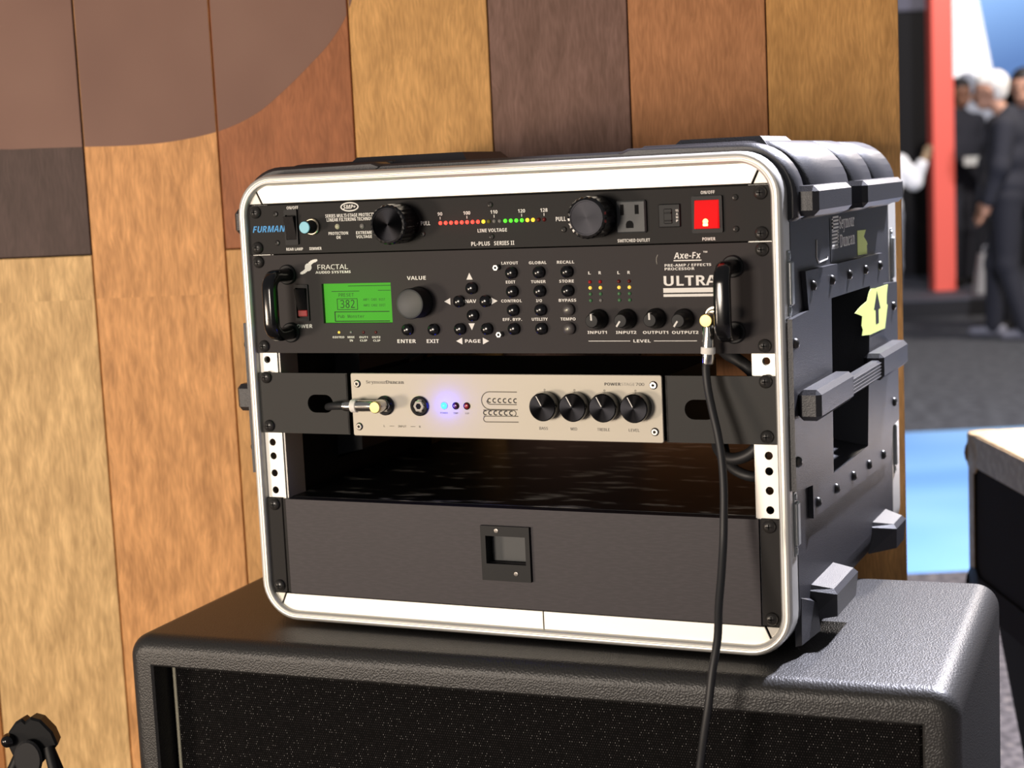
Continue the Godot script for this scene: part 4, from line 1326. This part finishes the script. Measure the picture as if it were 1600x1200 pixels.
	groove.call([Vector3(16.6, 162.2, 0)] + bend.call(-13.5, 159.4, 2.5, 90, 270) + [Vector3(16.6, 157.2, 0)])
	for i in 6:
		for q in [[-9.9 + 4.86 * i, 175.5, 60.0, 300.0], [-14.4 + 4.9 * i, 164.8, 60.0, 300.0]]:
			part(t, "emblem_crescent", B.new().tube(bend.call(q[0] + 0.4, q[1], 1.75, q[2], q[3]), 0.5, 6), M["print dark"], Vector3(0, 0, 0.95))
	# tone knobs
	var tops := [62.0, 26.0, 62.0, 26.0]
	var idx := 0
	for q in [["BASS", 44.6, 39.6, 7.7], ["MID", 71.6, 67.1, 5.7], ["TREBLE", 98.4, 93.6, 11.0], ["LEVEL", 125.6, 120.6, 9.3]]:
		var cx: float = q[1] - 0.8
		var k := part(t, "tone_knob", B.new().lathe([Vector2(12.0, 1.0), Vector2(12.0, 11.6), Vector2(11.4, 12.4)], Vector3.ZERO, 44), M["black gloss"], Vector3(cx, 172.0, 0))
		part(k, "spun_face", B.new().lathe([Vector2(11.5, 12.3), Vector2(11.2, 12.7), Vector2(5.0, 12.6), Vector2(0.02, 12.6)], Vector3.ZERO, 64), M["spun black"], Vector3(cx, 172.0, 0))
		var b := B.new(Transform3D(Basis(Vector3(0, 0, 1), deg_to_rad([28.0, 28.0, 28.0, 28.0][idx])), Vector3.ZERO))
		b.box(Vector3(0, 6.0, 12.75), Vector3(0.7, 9.0, 0.3))
		part(k, "pointer", b, M["print white"], Vector3(cx, 172.0, 0))
		# thin printed dial ring with its dot
		var arc := []
		for i in 33:
			var a := deg_to_rad(-50.0 + 280.0 * i / 32.0)
			arc.append(Vector3(13.4 * cos(a), 13.4 * sin(a), 0))
		part(t, "dial_ring", B.new().tube(arc, 0.16, 4), M["print grey"], Vector3(cx - 1.8, 170.6, 1.05))
		part(t, "dial_dot", B.new().lathe([Vector2(0.8, 0), Vector2(0.8, 0.1), Vector2(0.5, 0.1)], Vector3.ZERO, 12), M["print dark"], Vector3(cx - 1.8, 185.2, 1.05))
		words(t, q[0], q[2], 152.4, q[3], 2.4, M["print dark"], font_plain, 0.0, 1.15)
		idx += 1


func transl(p: PackedVector2Array, d: Vector2) -> PackedVector2Array:
	var out := PackedVector2Array()
	for q in p:
		out.append(q + d)
	return out


# ---------------------------------------------------------------- drawer
func build_drawer() -> void:
	var t := thing("storage_tray_unit", "dark board-fronted two-space rack drawer with a square recessed pull, bottom of the rack", "drawer", Vector3(0, -6.3, 0))
	for s in [-1, 1]:
		part(t, "mounting_ear", B.new().box(Vector3(s * 233.0, 38.0, -1.6), Vector3(16.0, 88.4, 3.0), 0.4), M["panel black"])
		part(t, "side_frame", B.new().box(Vector3(s * 221.6, 38.0, -150), Vector3(4.0, 87.0, 300)), M["panel black"])
		rack_screw(t, s * 232.55, 76.2)
		rack_screw(t, s * 232.55, 0.0)
	part(t, "drawer_front", B.new().ring(PackedVector2Array([Vector2(-220.6, -6.2), Vector2(223.6, -6.2), Vector2(223.6, 81.6), Vector2(-220.6, 81.6)]), PackedVector2Array([Vector2(-20, 33), Vector2(20, 33), Vector2(20, 58), Vector2(-20, 58)]), Vector2(0, 45), -12.0, 0.6), M["drawer board"])
	part(t, "top_cover", B.new().box(Vector3(0, 81.2, -205), Vector3(441, 1.6, 386), 0.3), M["shelf scuffed"], Vector3.ZERO, "scuffed black top cover")
	# recessed pull
	var l := part(t, "pull_frame", B.new().ring(PackedVector2Array([Vector2(-23.4, 18.2), Vector2(22.6, 18.2), Vector2(22.6, 66.4), Vector2(-23.4, 66.4)]), PackedVector2Array([Vector2(-18.8, 33.0), Vector2(18.6, 33.0), Vector2(18.6, 57.6), Vector2(-18.8, 57.6)]), Vector2(0, 45), -1.0, 3.6), M["black plastic"], Vector3.ZERO)
	var rec := B.new()
	var o := [Vector3(-19, 32.8, 2.0), Vector3(18.8, 32.8, 2.0), Vector3(18.8, 57.8, 2.0), Vector3(-19, 57.8, 2.0)]
	var i2 := [Vector3(-18.6, 33.2, -11), Vector3(18.4, 33.2, -11), Vector3(18.4, 57.4, -11), Vector3(-18.6, 57.4, -11)]
	for k in 4:
		var j := (k + 1) % 4
		rec.quad(o[k], o[j], i2[j], i2[k])
	part(l, "pull_pocket", rec, M["black plastic"])
	part(l, "latch_flap", B.new().box(Vector3(0, 45, -9.5), Vector3(37, 24, 1.6), 0.4), M["knob grey"])
	for q in [[-8.0, 62.4], [9.0, 25.2]]:
		part(l, "screw", B.new().lathe([Vector2(2.2, 3.6), Vector2(1.9, 4.2), Vector2(0, 4.4)], Vector3.ZERO, 14), M["screw grey"], Vector3(q[0], q[1], 0))


# ---------------------------------------------------------------- cables
func plug(parent: Node3D, tip_at: Vector3, along: Vector3, length: float) -> void:
	# a right-angled jack plug: cap over the socket, barrel running along
	part(parent, "plug_elbow", B.new().lathe([Vector2(4.6, 5.4), Vector2(5.0, 6.0), Vector2(5.5, 8.0), Vector2(5.6, 18.0), Vector2(5.2, 19.6)], Vector3.ZERO, 26), M["chrome"], Vector3(tip_at.x, tip_at.y, 0))
	part(parent, "plug_cap", B.new().lathe([Vector2(5.3, 19.2), Vector2(5.3, 21.4), Vector2(4.7, 22.2), Vector2(0, 22.4)], Vector3.ZERO, 26), M["gold cap"], Vector3(tip_at.x, tip_at.y, 0), "round brassy end cap")
	part(parent, "plug_shank", B.new().lathe([Vector2(3.1, -14), Vector2(3.1, 5.6)], Vector3.ZERO, 14), M["chrome"], Vector3(tip_at.x, tip_at.y, 0))
	var z := along.normalized()
	var x := z.cross(Vector3(0, 0, 1)).normalized()
	var bs := Basis(x, z.cross(x), z)
	var at := Vector3(tip_at.x, tip_at.y, 13.5)
	part(parent, "plug_barrel", B.new(Transform3D(bs, Vector3.ZERO)).lathe([Vector2(4.4, 3), Vector2(4.9, 6), Vector2(5.1, length - 5), Vector2(4.6, length - 1), Vector2(3.6, length)], Vector3.ZERO, 26), M["chrome"], at)
	part(parent, "plug_collar", B.new(Transform3D(bs, Vector3.ZERO)).lathe([Vector2(5.0, length * 0.60), Vector2(5.8, length * 0.60 + 0.4), Vector2(5.8, length * 0.60 + 5.4), Vector2(5.0, length * 0.60 + 5.8)], Vector3.ZERO, 26), M["print white"], at, "white collar ring")


func build_cables() -> void:
	var a := thing("instrument_cable", "black cable with a chrome angled plug hanging down the front of the rack", "cable", Vector3(192, 244, 0))
	plug(a, Vector3(191.4, 244.6, 0), Vector3(-0.05, -1, 0.02), 36.0)
	var pts := [Vector3(189.9, 214, 14.2), Vector3(188.6, 207, 16), Vector3(190.2, 191, 18), Vector3(194.6, 173.5, 22), Vector3(199.9, 154, 26), Vector3(203.7, 134, 30), Vector3(205.7, 112, 34), Vector3(206.2, 90, 38), Vector3(206.3, 70, 42), Vector3(207, 46.8, 52), Vector3(207.8, 24.3, 64), Vector3(209.9, 3.4, 76), Vector3(207.5, -20, 84), Vector3(204.9, -45, 88), Vector3(200.3, -71, 88), Vector3(195.4, -98, 86), Vector3(184, -160, 84), Vector3(186, -330, 92), Vector3(180, -560, 110), Vector3(190, -720, 150), Vector3(230, -790, 200), Vector3(330, -801, 260), Vector3(520, -801, 300)]
	part(a, "cord", B.new().tube(smooth_path(pts, 5), 3.3, 12), M["cord"])
	var b := thing("patch_cable", "short black cable with a chrome angled plug through the left tray slot", "cable", Vector3(-110, 170, 0))
	plug(b, Vector3(-110.3, 171.0, 0), Vector3(-1, -0.01, -0.02), 36.5)
	part(b, "cord", B.new().tube(smooth_path([Vector3(-142, 170.6, 13), Vector3(-150, 170.4, 12.6), Vector3(-160, 169.6, 9), Vector3(-169, 167.6, 0), Vector3(-177, 165.4, -14), Vector3(-182, 163, -40), Vector3(-186, 166, -110), Vector3(-180, 190, -180), Vector3(-150, 200, -240), Vector3(-120, 196, -300)], 5), 3.4, 12), M["cord"])
	var c := thing("power_cable", "thick black power cord looped inside the rack behind the right tray ear", "cord", Vector3(205, 120, -60))
	part(c, "cord", B.new().tube(smooth_path([Vector3(150, 205, -200), Vector3(172, 211, -90), Vector3(187, 211, -46), Vector3(203, 205, -34), Vector3(214, 193, -36), Vector3(216, 170, -50), Vector3(214, 142, -52), Vector3(206, 128, -50), Vector3(190, 121, -52), Vector3(176, 124, -60), Vector3(168, 136, -80), Vector3(172, 160, -140)], 6), 5.2, 12), M["cord"])
	part(c, "cord", B.new().tube(smooth_path([Vector3(168, 132, -90), Vector3(180, 112, -70), Vector3(204, 104, -64), Vector3(214, 112, -90), Vector3(212, 130, -160)], 6), 4.6, 12), M["cord"])


# ---------------------------------------------------------------- flight case on its draped stand
func build_flight_case() -> void:
	var o := bg(617, -244, 2200)
	var yaw := BG_YAW + 1.3
	var s := thing("draped_stand", "stand draped in black cloth under the aluminium-edged flight case", "stand", bg(617, FLOOR_Y, 2200), yaw, "", true)
	var h := -249.0 - FLOOR_Y
	part(s, "drape", B.new().frustum([Vector3(130, 0, 10), Vector3(450, 0, 10), Vector3(450, 0, 500), Vector3(130, 0, 500)], [Vector3(32, h - 1, 4), Vector3(490, h - 1, 4), Vector3(490, h - 1, 560), Vector3(32, h - 1, 560)]), M["cloth black"])
	part(s, "top_board", B.new().box(Vector3(262, h - 0.5, 282), Vector3(470, 1.0, 560)), M["cloth black"])
	var t := thing("flight_case", "black flight case with worn aluminium edges and a pale lid, at the right edge", "flight case", o, yaw, "", true)   # local origin at its far left lower corner, local z towards the camera
	var W := 520.0
	var H := 235.0
	var D := 580.0
	part(t, "body", B.new().box(Vector3(W / 2, H / 2, D / 2), Vector3(W - 4, H - 4, D - 4), 1.0), M["case laminate"])
	part(t, "lid_panel", B.new().box(Vector3(W / 2, H + 0.2, D / 2), Vector3(W - 40, 1.6, D - 40), 0.4), M["case top"], Vector3.ZERO, "pale lid panel")
	var e := 43.0
	for x in [0.0, W]:
		var sx := -1.0 if x == 0.0 else 1.0
		part(t, "edge_strip", B.new().box(Vector3(x + sx * 0.8, H - e / 2, D / 2), Vector3(2.4, e, D - 2), 0.5).box(Vector3(x - sx * e / 2, H + 0.8, D / 2), Vector3(e, 2.4, D - 2), 0.5), M["worn aluminium"])
		part(t, "base_rail", B.new().box(Vector3(x + sx * 0.8, e / 2, D / 2), Vector3(2.4, e, D - 2), 0.5), M["case laminate"])
		for z in [0.0, D]:
			var sz := -1.0 if z == 0.0 else 1.0
			part(t, "edge_strip", B.new().box(Vector3(x + sx * 0.8, H / 2, z - sz * 16), Vector3(2.2, H - 8, 20), 0.5).box(Vector3(x - sx * 16, H / 2, z + sz * 0.8), Vector3(32, H - 8, 2.2), 0.5), M["worn aluminium"])
			for y in [0.0, H]:
				var sy := -1.0 if y == 0.0 else 1.0
				# pressed ball corner: a rounded cap with three lobes
				var b := B.new()
				b.lathe([Vector2(30, 0), Vector2(29, 1.8), Vector2(20, 3.0), Vector2(0, 3.4)], Vector3(x - sx * 24, y, z - sz * 24), 20, Basis(Vector3.RIGHT, -sy * PI / 2))
				b.lathe([Vector2(26, 0), Vector2(25, 1.8), Vector2(16, 3.0), Vector2(0, 3.4)], Vector3(x, y - sy * 28, z - sz * 20), 20, Basis(Vector3.UP, sx * PI / 2))
				b.lathe([Vector2(26, 0), Vector2(25, 1.8), Vector2(16, 3.0), Vector2(0, 3.4)], Vector3(x - sx * 20, y - sy * 28, z), 20, Basis() if sz > 0 else Basis(Vector3.UP, PI))
				b.box(Vector3(x - sx * 8.5, y - sy * 8.5, z - sz * 8.5), Vector3(22, 22, 22), 7.0)
				part(t, "ball_corner", b, M["worn aluminium"] if y > 0 else M["black plastic"])
	for z in [0.0, D]:
		var sz := -1.0 if z == 0.0 else 1.0
		part(t, "edge_strip", B.new().box(Vector3(W / 2, H - e / 2, z + sz * 0.8), Vector3(W - 2, e, 2.4), 0.5).box(Vector3(W / 2, H + 0.8, z - sz * e / 2), Vector3(W - 2, 2.4, e), 0.5), M["worn aluminium"])
		part(t, "base_rail", B.new().box(Vector3(W / 2, e / 2, z + sz * 0.8), Vector3(W - 2, e, 2.4), 0.5), M["case laminate"])


# ---------------------------------------------------------------- folding guitar stand, lower left
func build_stand() -> void:
	var o := bg(-461, FLOOR_Y, 1450)
	var t := thing("guitar_stand", "black folding stand with a round hinge knob in the lower left corner", "stand", o, 0.0, "", true)
	var y := -119.0 - FLOOR_Y   # height of the hinge
	var hub := poly([-15, -10, -13, 2, -6, 11, 0, 14, 3, 11, 8, 15, 17, 12, 27, 0, 31, -12, 24, -20, 14, -30, 0, -32, -10, -24])
	var face_cam := Transform3D(Basis(Vector3.UP, deg_to_rad(BG_YAW)), Vector3.ZERO)
	part(t, "hinge_hub", B.new(face_cam).extrude(hub, -16.0, 4.0, 2.0), M["black plastic"], Vector3(0, y, 0))
	var plate := PackedVector2Array()
	for i in 24:
		plate.append(Vector2(5 + 13 * cos(TAU * i / 24), -22 + 18 * sin(TAU * i / 24)))
	part(t, "hinge_plate", B.new(face_cam).extrude(plate, 4.0, 12.0, 2.0), M["rubber"], Vector3(0, y, 0))
	part(t, "hinge_knob", B.new(face_cam).lathe([Vector2(6.2, 0), Vector2(6.2, 4), Vector2(5.4, 7), Vector2(3.0, 9), Vector2(0, 9.6)], Vector3(-13, -5, 3), 20), M["black gloss"], Vector3(0, y, 0))
	for s in [[-1, 6], [1, 6], [-1, -3], [1, -3]]:
		var foot := Vector3(s[0] * 150.0 + 8, 6, s[1] * 9.0)
		var l := part(t, "leg", B.new().tube([Vector3(s[0] * 14.0 + 8, y - 14, -6), Vector3(s[0] * 40.0 + 8, y - 70, s[1] * 1.5), foot], 5.2, 12), M["black plastic"])
		part(l, "rubber_foot", B.new().tube([foot + Vector3(s[0] * -7.0, 30, 0), foot + Vector3(0, -2, 0)], 8.0, 12), M["rubber"])
	part(t, "lower_arm", B.new().tube([Vector3(2, y - 30, 2), Vector3(4, y - 260, 14)], 8.0, 14), M["black plastic"])
	part(t, "cradle", B.new().tube(smooth_path([Vector3(-120, y - 250, 90), Vector3(-110, y - 262, 40), Vector3(0, y - 262, 16), Vector3(118, y - 262, 40), Vector3(128, y - 250, 90)]), 6.0, 12), M["rubber"])


# ---------------------------------------------------------------- people
func flesh(bones: Array, cell: float, grow := 0.0, k := 0.028) -> ArrayMesh:   # surface nets over smoothly joined tapered capsules, metres; bone = [a, b, ra, rb]
	var lo := Vector3.ONE * 1e9
	var hi := -lo
	for b in bones:
		var r: float = maxf(b[2], b[3]) + grow + 0.05
		lo = lo.min((b[0] as Vector3).min(b[1]) - Vector3.ONE * r)
		hi = hi.max((b[0] as Vector3).max(b[1]) + Vector3.ONE * r)
	var n := Vector3i(((hi - lo) / cell).ceil()) + Vector3i.ONE
	var f := PackedFloat32Array()
	f.resize(n.x * n.y * n.z)
	f.fill(1.0)
	for b in bones:
		var p: Vector3 = b[0]
		var q: Vector3 = b[1]
		var d := q - p
		var dd := maxf(d.length_squared(), 1e-9)
		var reach: float = maxf(b[2], b[3]) + grow + 0.05
		var i0 := Vector3i(((p.min(q) - Vector3.ONE * reach - lo) / cell).floor()).max(Vector3i.ZERO)
		var i1 := Vector3i(((p.max(q) + Vector3.ONE * reach - lo) / cell).ceil()).min(n - Vector3i.ONE)
		for z in range(i0.z, i1.z + 1):
			for y in range(i0.y, i1.y + 1):
				var at := (z * n.y + y) * n.x
				for x in range(i0.x, i1.x + 1):
					var w := lo + Vector3(x, y, z) * cell
					var t := clampf((w - p).dot(d) / dd, 0, 1)
					var v: float = (w - p - d * t).length() - lerpf(b[2], b[3], t) - grow
					var o := f[at + x]
					var h := maxf(k - absf(o - v), 0.0) / k
					f[at + x] = minf(o, v) - h * h * k * 0.25
	var vert := {}
	var b2 := SurfaceTool.new()
	b2.begin(Mesh.PRIMITIVE_TRIANGLES)
	b2.set_smooth_group(1)
	var at_of := func(x: int, y: int, z: int) -> float: return f[(z * n.y + y) * n.x + x]
	for z in n.z - 1:
		for y in n.y - 1:
			var row := (z * n.y + y) * n.x
			for x in n.x - 1:
				var base := row + x
				var c := [f[base], f[base + 1], f[base + n.x], f[base + n.x + 1], f[base + n.x * n.y], f[base + n.x * n.y + 1], f[base + n.x * n.y + n.x], f[base + n.x * n.y + n.x + 1]]
				var neg := 0
				for s in c:
					if s < 0:
						neg += 1
				if neg == 0 or neg == 8:
					continue
				var sum := Vector3.ZERO
				var m := 0
				for e in [[0, 1], [2, 3], [4, 5], [6, 7], [0, 2], [1, 3], [4, 6], [5, 7], [0, 4], [1, 5], [2, 6], [3, 7]]:
					var a: float = c[e[0]]
					var g: float = c[e[1]]
					if (a < 0) != (g < 0):
						var t := a / (a - g)
						var pa := Vector3(e[0] & 1, (e[0] >> 1) & 1, e[0] >> 2)
						var pb := Vector3(e[1] & 1, (e[1] >> 1) & 1, e[1] >> 2)
						sum += pa.lerp(pb, t)
						m += 1
				vert[base] = lo + (Vector3(x, y, z) + sum / m) * cell
	var step := [1, n.x, n.x * n.y]
	for base in vert.keys():
		for a in 3:
			var u: int = step[(a + 1) % 3]
			var w: int = step[(a + 2) % 3]
			var v0 := f[base]
			var v1 := f[base + step[a]]
			if (v0 < 0) == (v1 < 0):
				continue
			if not (vert.has(base - u) and vert.has(base - w) and vert.has(base - u - w)):
				continue
			var qd := [vert[base], vert[base - u], vert[base - u - w], vert[base - w]]
			if v0 > 0:
				qd.reverse()
			# outward side is where the field grows along +a
			for t in [[0, 2, 1], [0, 3, 2]]:
				b2.add_vertex(qd[t[0]])
				b2.add_vertex(qd[t[2]])
				b2.add_vertex(qd[t[1]])
	b2.generate_normals()
	return b2.commit()


func person(label: String, right: float, ahead: float, floor_y: float, tall: float, turn: float, hands: Array, look: Dictionary) -> void:
	# metres inside: x right, y up, z towards the camera; hands = [left elbow, left hand, right elbow, right hand] at 1.75 m
	var o := thing("person", label, "person", bg(right, floor_y, ahead), BG_YAW + turn, "", true)
	var k := tall / 1.75
	var V := func(x: float, y: float, z: float) -> Vector3: return Vector3(x, y, z) * k
	var head: Vector3 = V.call(look.get("hx", 0.0), 1.63, look.get("hz", 0.03))
	var neck: Vector3 = V.call(0, 1.46, 0)
	var chest: Vector3 = V.call(0, 1.28, 0)
	var hip: Vector3 = V.call(0, 0.95, 0)
	var sl: Vector3 = V.call(-0.185, 1.40, 0)
	var sr: Vector3 = V.call(0.185, 1.40, 0)
	var le: Vector3 = (hands[0] as Vector3) * k
	var lh: Vector3 = (hands[1] as Vector3) * k
	var re: Vector3 = (hands[2] as Vector3) * k
	var rh: Vector3 = (hands[3] as Vector3) * k
	var st: float = look.get("stride", 0.05)
	var kl: Vector3 = V.call(-0.10, 0.50, 0.03 + st * 0.6)
	var kr: Vector3 = V.call(0.10, 0.50, 0.03 - st * 0.2)
	var fl: Vector3 = V.call(-0.11, 0.075, st)
	var fr: Vector3 = V.call(0.11, 0.075, -st)
	var torso := [[V.call(-0.08, 1.36, 0), V.call(0.08, 1.36, 0), 0.105 * k, 0.105 * k], [V.call(-0.06, 1.2, 0.0), V.call(0.06, 1.2, 0.0), 0.115 * k, 0.115 * k], [V.call(-0.06, 1.02, 0), V.call(0.06, 1.02, 0), 0.112 * k, 0.112 * k], [chest, hip, 0.12 * k, 0.12 * k]]
	var arms := [[sl, le, 0.056 * k, 0.043 * k], [le, lh, 0.042 * k, 0.03 * k], [sr, re, 0.056 * k, 0.043 * k], [re, rh, 0.042 * k, 0.03 * k]]
	var legs := [[V.call(-0.09, 0.93, 0), kl, 0.088 * k, 0.058 * k], [kl, fl, 0.055 * k, 0.04 * k], [V.call(0.09, 0.93, 0), kr, 0.088 * k, 0.058 * k], [kr, fr, 0.055 * k, 0.04 * k], [V.call(-0.06, 0.96, 0), V.call(0.06, 0.96, 0), 0.105 * k, 0.105 * k]]
	var skull := [[head + V.call(0, 0.035, -0.02), head + V.call(0, 0.03, 0.015), 0.088 * k, 0.08 * k], [head, head + V.call(0, -0.06, 0.035), 0.07 * k, 0.052 * k], [head + V.call(0, -0.005, 0.088), head + V.call(0, -0.02, 0.102), 0.011 * k, 0.014 * k], [head + V.call(-0.082, -0.01, 0), head + V.call(-0.088, 0.015, -0.008), 0.014 * k, 0.016 * k], [head + V.call(0.082, -0.01, 0), head + V.call(0.088, 0.015, -0.008), 0.014 * k, 0.016 * k], [neck, head + V.call(0, -0.04, -0.015), 0.055 * k, 0.05 * k]]
	var paws := []
	for h in [[le, lh, -1.0], [re, rh, 1.0]]:
		var dir: Vector3 = ((h[1] - h[0]) as Vector3).normalized()
		var across := dir.cross(Vector3(0, 0, 1)).normalized()
		var palm: Vector3 = h[1] + dir * 0.045 * k
		paws.append([h[1], palm, 0.028 * k, 0.034 * k])
		for i in 4:
			var from: Vector3 = palm + dir * 0.03 * k + across * (i - 1.5) * 0.02 * k
			var mid2: Vector3 = from + dir * [0.036, 0.042, 0.040, 0.032][i] * k + Vector3(0, 0, 0.010) * k
			paws.append([from, mid2, 0.0095 * k, 0.0088 * k])
			paws.append([mid2, mid2 + (dir * 0.026 + Vector3(0, 0, 0.016)) * k, 0.0088 * k, 0.008 * k])
		paws.append([h[1] + dir * 0.02 * k + across * h[2] * 0.02 * k, h[1] + dir * 0.06 * k + across * h[2] * 0.055 * k, 0.012 * k, 0.009 * k])
	var body := part(o, "body", flesh(skull + torso + arms + legs + paws, 0.011, -0.002, 0.02), M[look.skin])
	part(o, "jacket", flesh(torso + arms.map(func(a): return [a[0], (a[0] as Vector3).lerp(a[1], 1.0 if a[1] == le or a[1] == re else 0.9), a[2], a[3]]) + [[V.call(0, 1.42, -0.01), V.call(0, 1.47, -0.01), 0.07 * k, 0.062 * k]], 0.016, 0.016, 0.04), M[look.top])
	part(o, "trousers", flesh(legs, 0.016, 0.016, 0.03), M[look.legs])
	for s in [fl, fr]:
		part(o, "shoe", flesh([[s + V.call(0, -0.03, -0.05), s + V.call(0, -0.04, 0.14), 0.042 * k, 0.032 * k]], 0.012), M[look.shoes])
	part(o, "hair", flesh([[head + V.call(0, 0.06, -0.035), head + V.call(0, 0.068, 0.012), 0.086 * k, 0.07 * k], [head + V.call(0, 0.0, -0.055), head + V.call(0, 0.05, -0.05), 0.06 * k, 0.07 * k]], 0.01, 0.004, 0.03), M[look.hair])
	# eyes and mouth
	for s in [-1, 1]:
		part(body, "eye", flesh([[head + V.call(s * 0.032, 0.012, 0.078), head + V.call(s * 0.034, 0.012, 0.079), 0.011 * k, 0.011 * k]], 0.005), M["hair dark"])
	part(body, "mouth", flesh([[head + V.call(-0.02, -0.065, 0.079), head + V.call(0.02, -0.065, 0.079), 0.007 * k, 0.007 * k]], 0.005), M["skin dark"])


func build_people() -> void:
	var hang := [Vector3(-0.25, 1.14, 0.0), Vector3(-0.27, 0.88, 0.06), Vector3(0.25, 1.14, 0.0), Vector3(0.27, 0.88, 0.06)]
	person("grey-haired person in a black coat standing side-on with one hand low", 3190, 10400, FLOOR_Y, 1.67, -115.0, [Vector3(-0.25, 1.14, 0.02), Vector3(-0.25, 0.93, 0.14), Vector3(0.24, 1.14, 0.02), Vector3(0.24, 0.90, 0.10)], {"skin": "skin", "top": "cloth charcoal", "legs": "cloth navy", "shoes": "shoe grey", "hair": "hair grey", "stride": 0.12, "hz": 0.12})
	person("dark-haired person in black, partly hidden by the red column, hands raised with papers", 3655, 13200, FLOOR_Y + 136, 1.63, 20.0, [Vector3(-0.22, 1.12, 0.05), Vector3(-0.05, 1.05, 0.24), Vector3(0.25, 1.12, 0.05), Vector3(0.10, 0.86, 0.22)], {"skin": "skin dark", "top": "cloth navy", "legs": "cloth charcoal", "shoes": "cloth black", "hair": "hair dark"})
	var pb := thing("paper_sheaf", "white papers held by the dark-haired person beside the red column", "papers", bg(3720, FLOOR_Y + 136 + 960, 12920), BG_YAW + 12.0, "", true)
	part(pb, "sheet", B.new().box(Vector3(-40, 30, 0), Vector3(150, 70, 6), 1.0), M["paper white"])
	part(pb, "sheet", B.new().box(Vector3(60, 0, -8), Vector3(110, 80, 6), 1.0), M["paper white"])
	person("pale-haired person in a light grey top behind the dark-haired one", 3945, 14000, FLOOR_Y + 136, 1.70, 160.0, hang, {"skin": "skin", "top": "cloth pale grey", "legs": "cloth navy", "shoes": "cloth black", "hair": "cloth pale grey"})
	person("person in black cut off by the right edge of the photo", 3420, 10800, FLOOR_Y, 1.70, -30.0, hang, {"skin": "skin", "top": "cloth charcoal", "legs": "cloth navy", "shoes": "cloth black", "hair": "hair dark"})
	person("person in a white shirt mostly hidden behind the wooden wall, arm raised", 2690, 11780, FLOOR_Y, 1.43, 0.0, [Vector3(-0.25, 1.14, 0.0), Vector3(-0.26, 0.9, 0.05), Vector3(0.29, 1.22, 0.06), Vector3(0.36, 1.40, 0.10)], {"skin": "cloth tan", "top": "cloth white", "legs": "cloth pale grey", "shoes": "cloth black", "hair": "hair dark"})
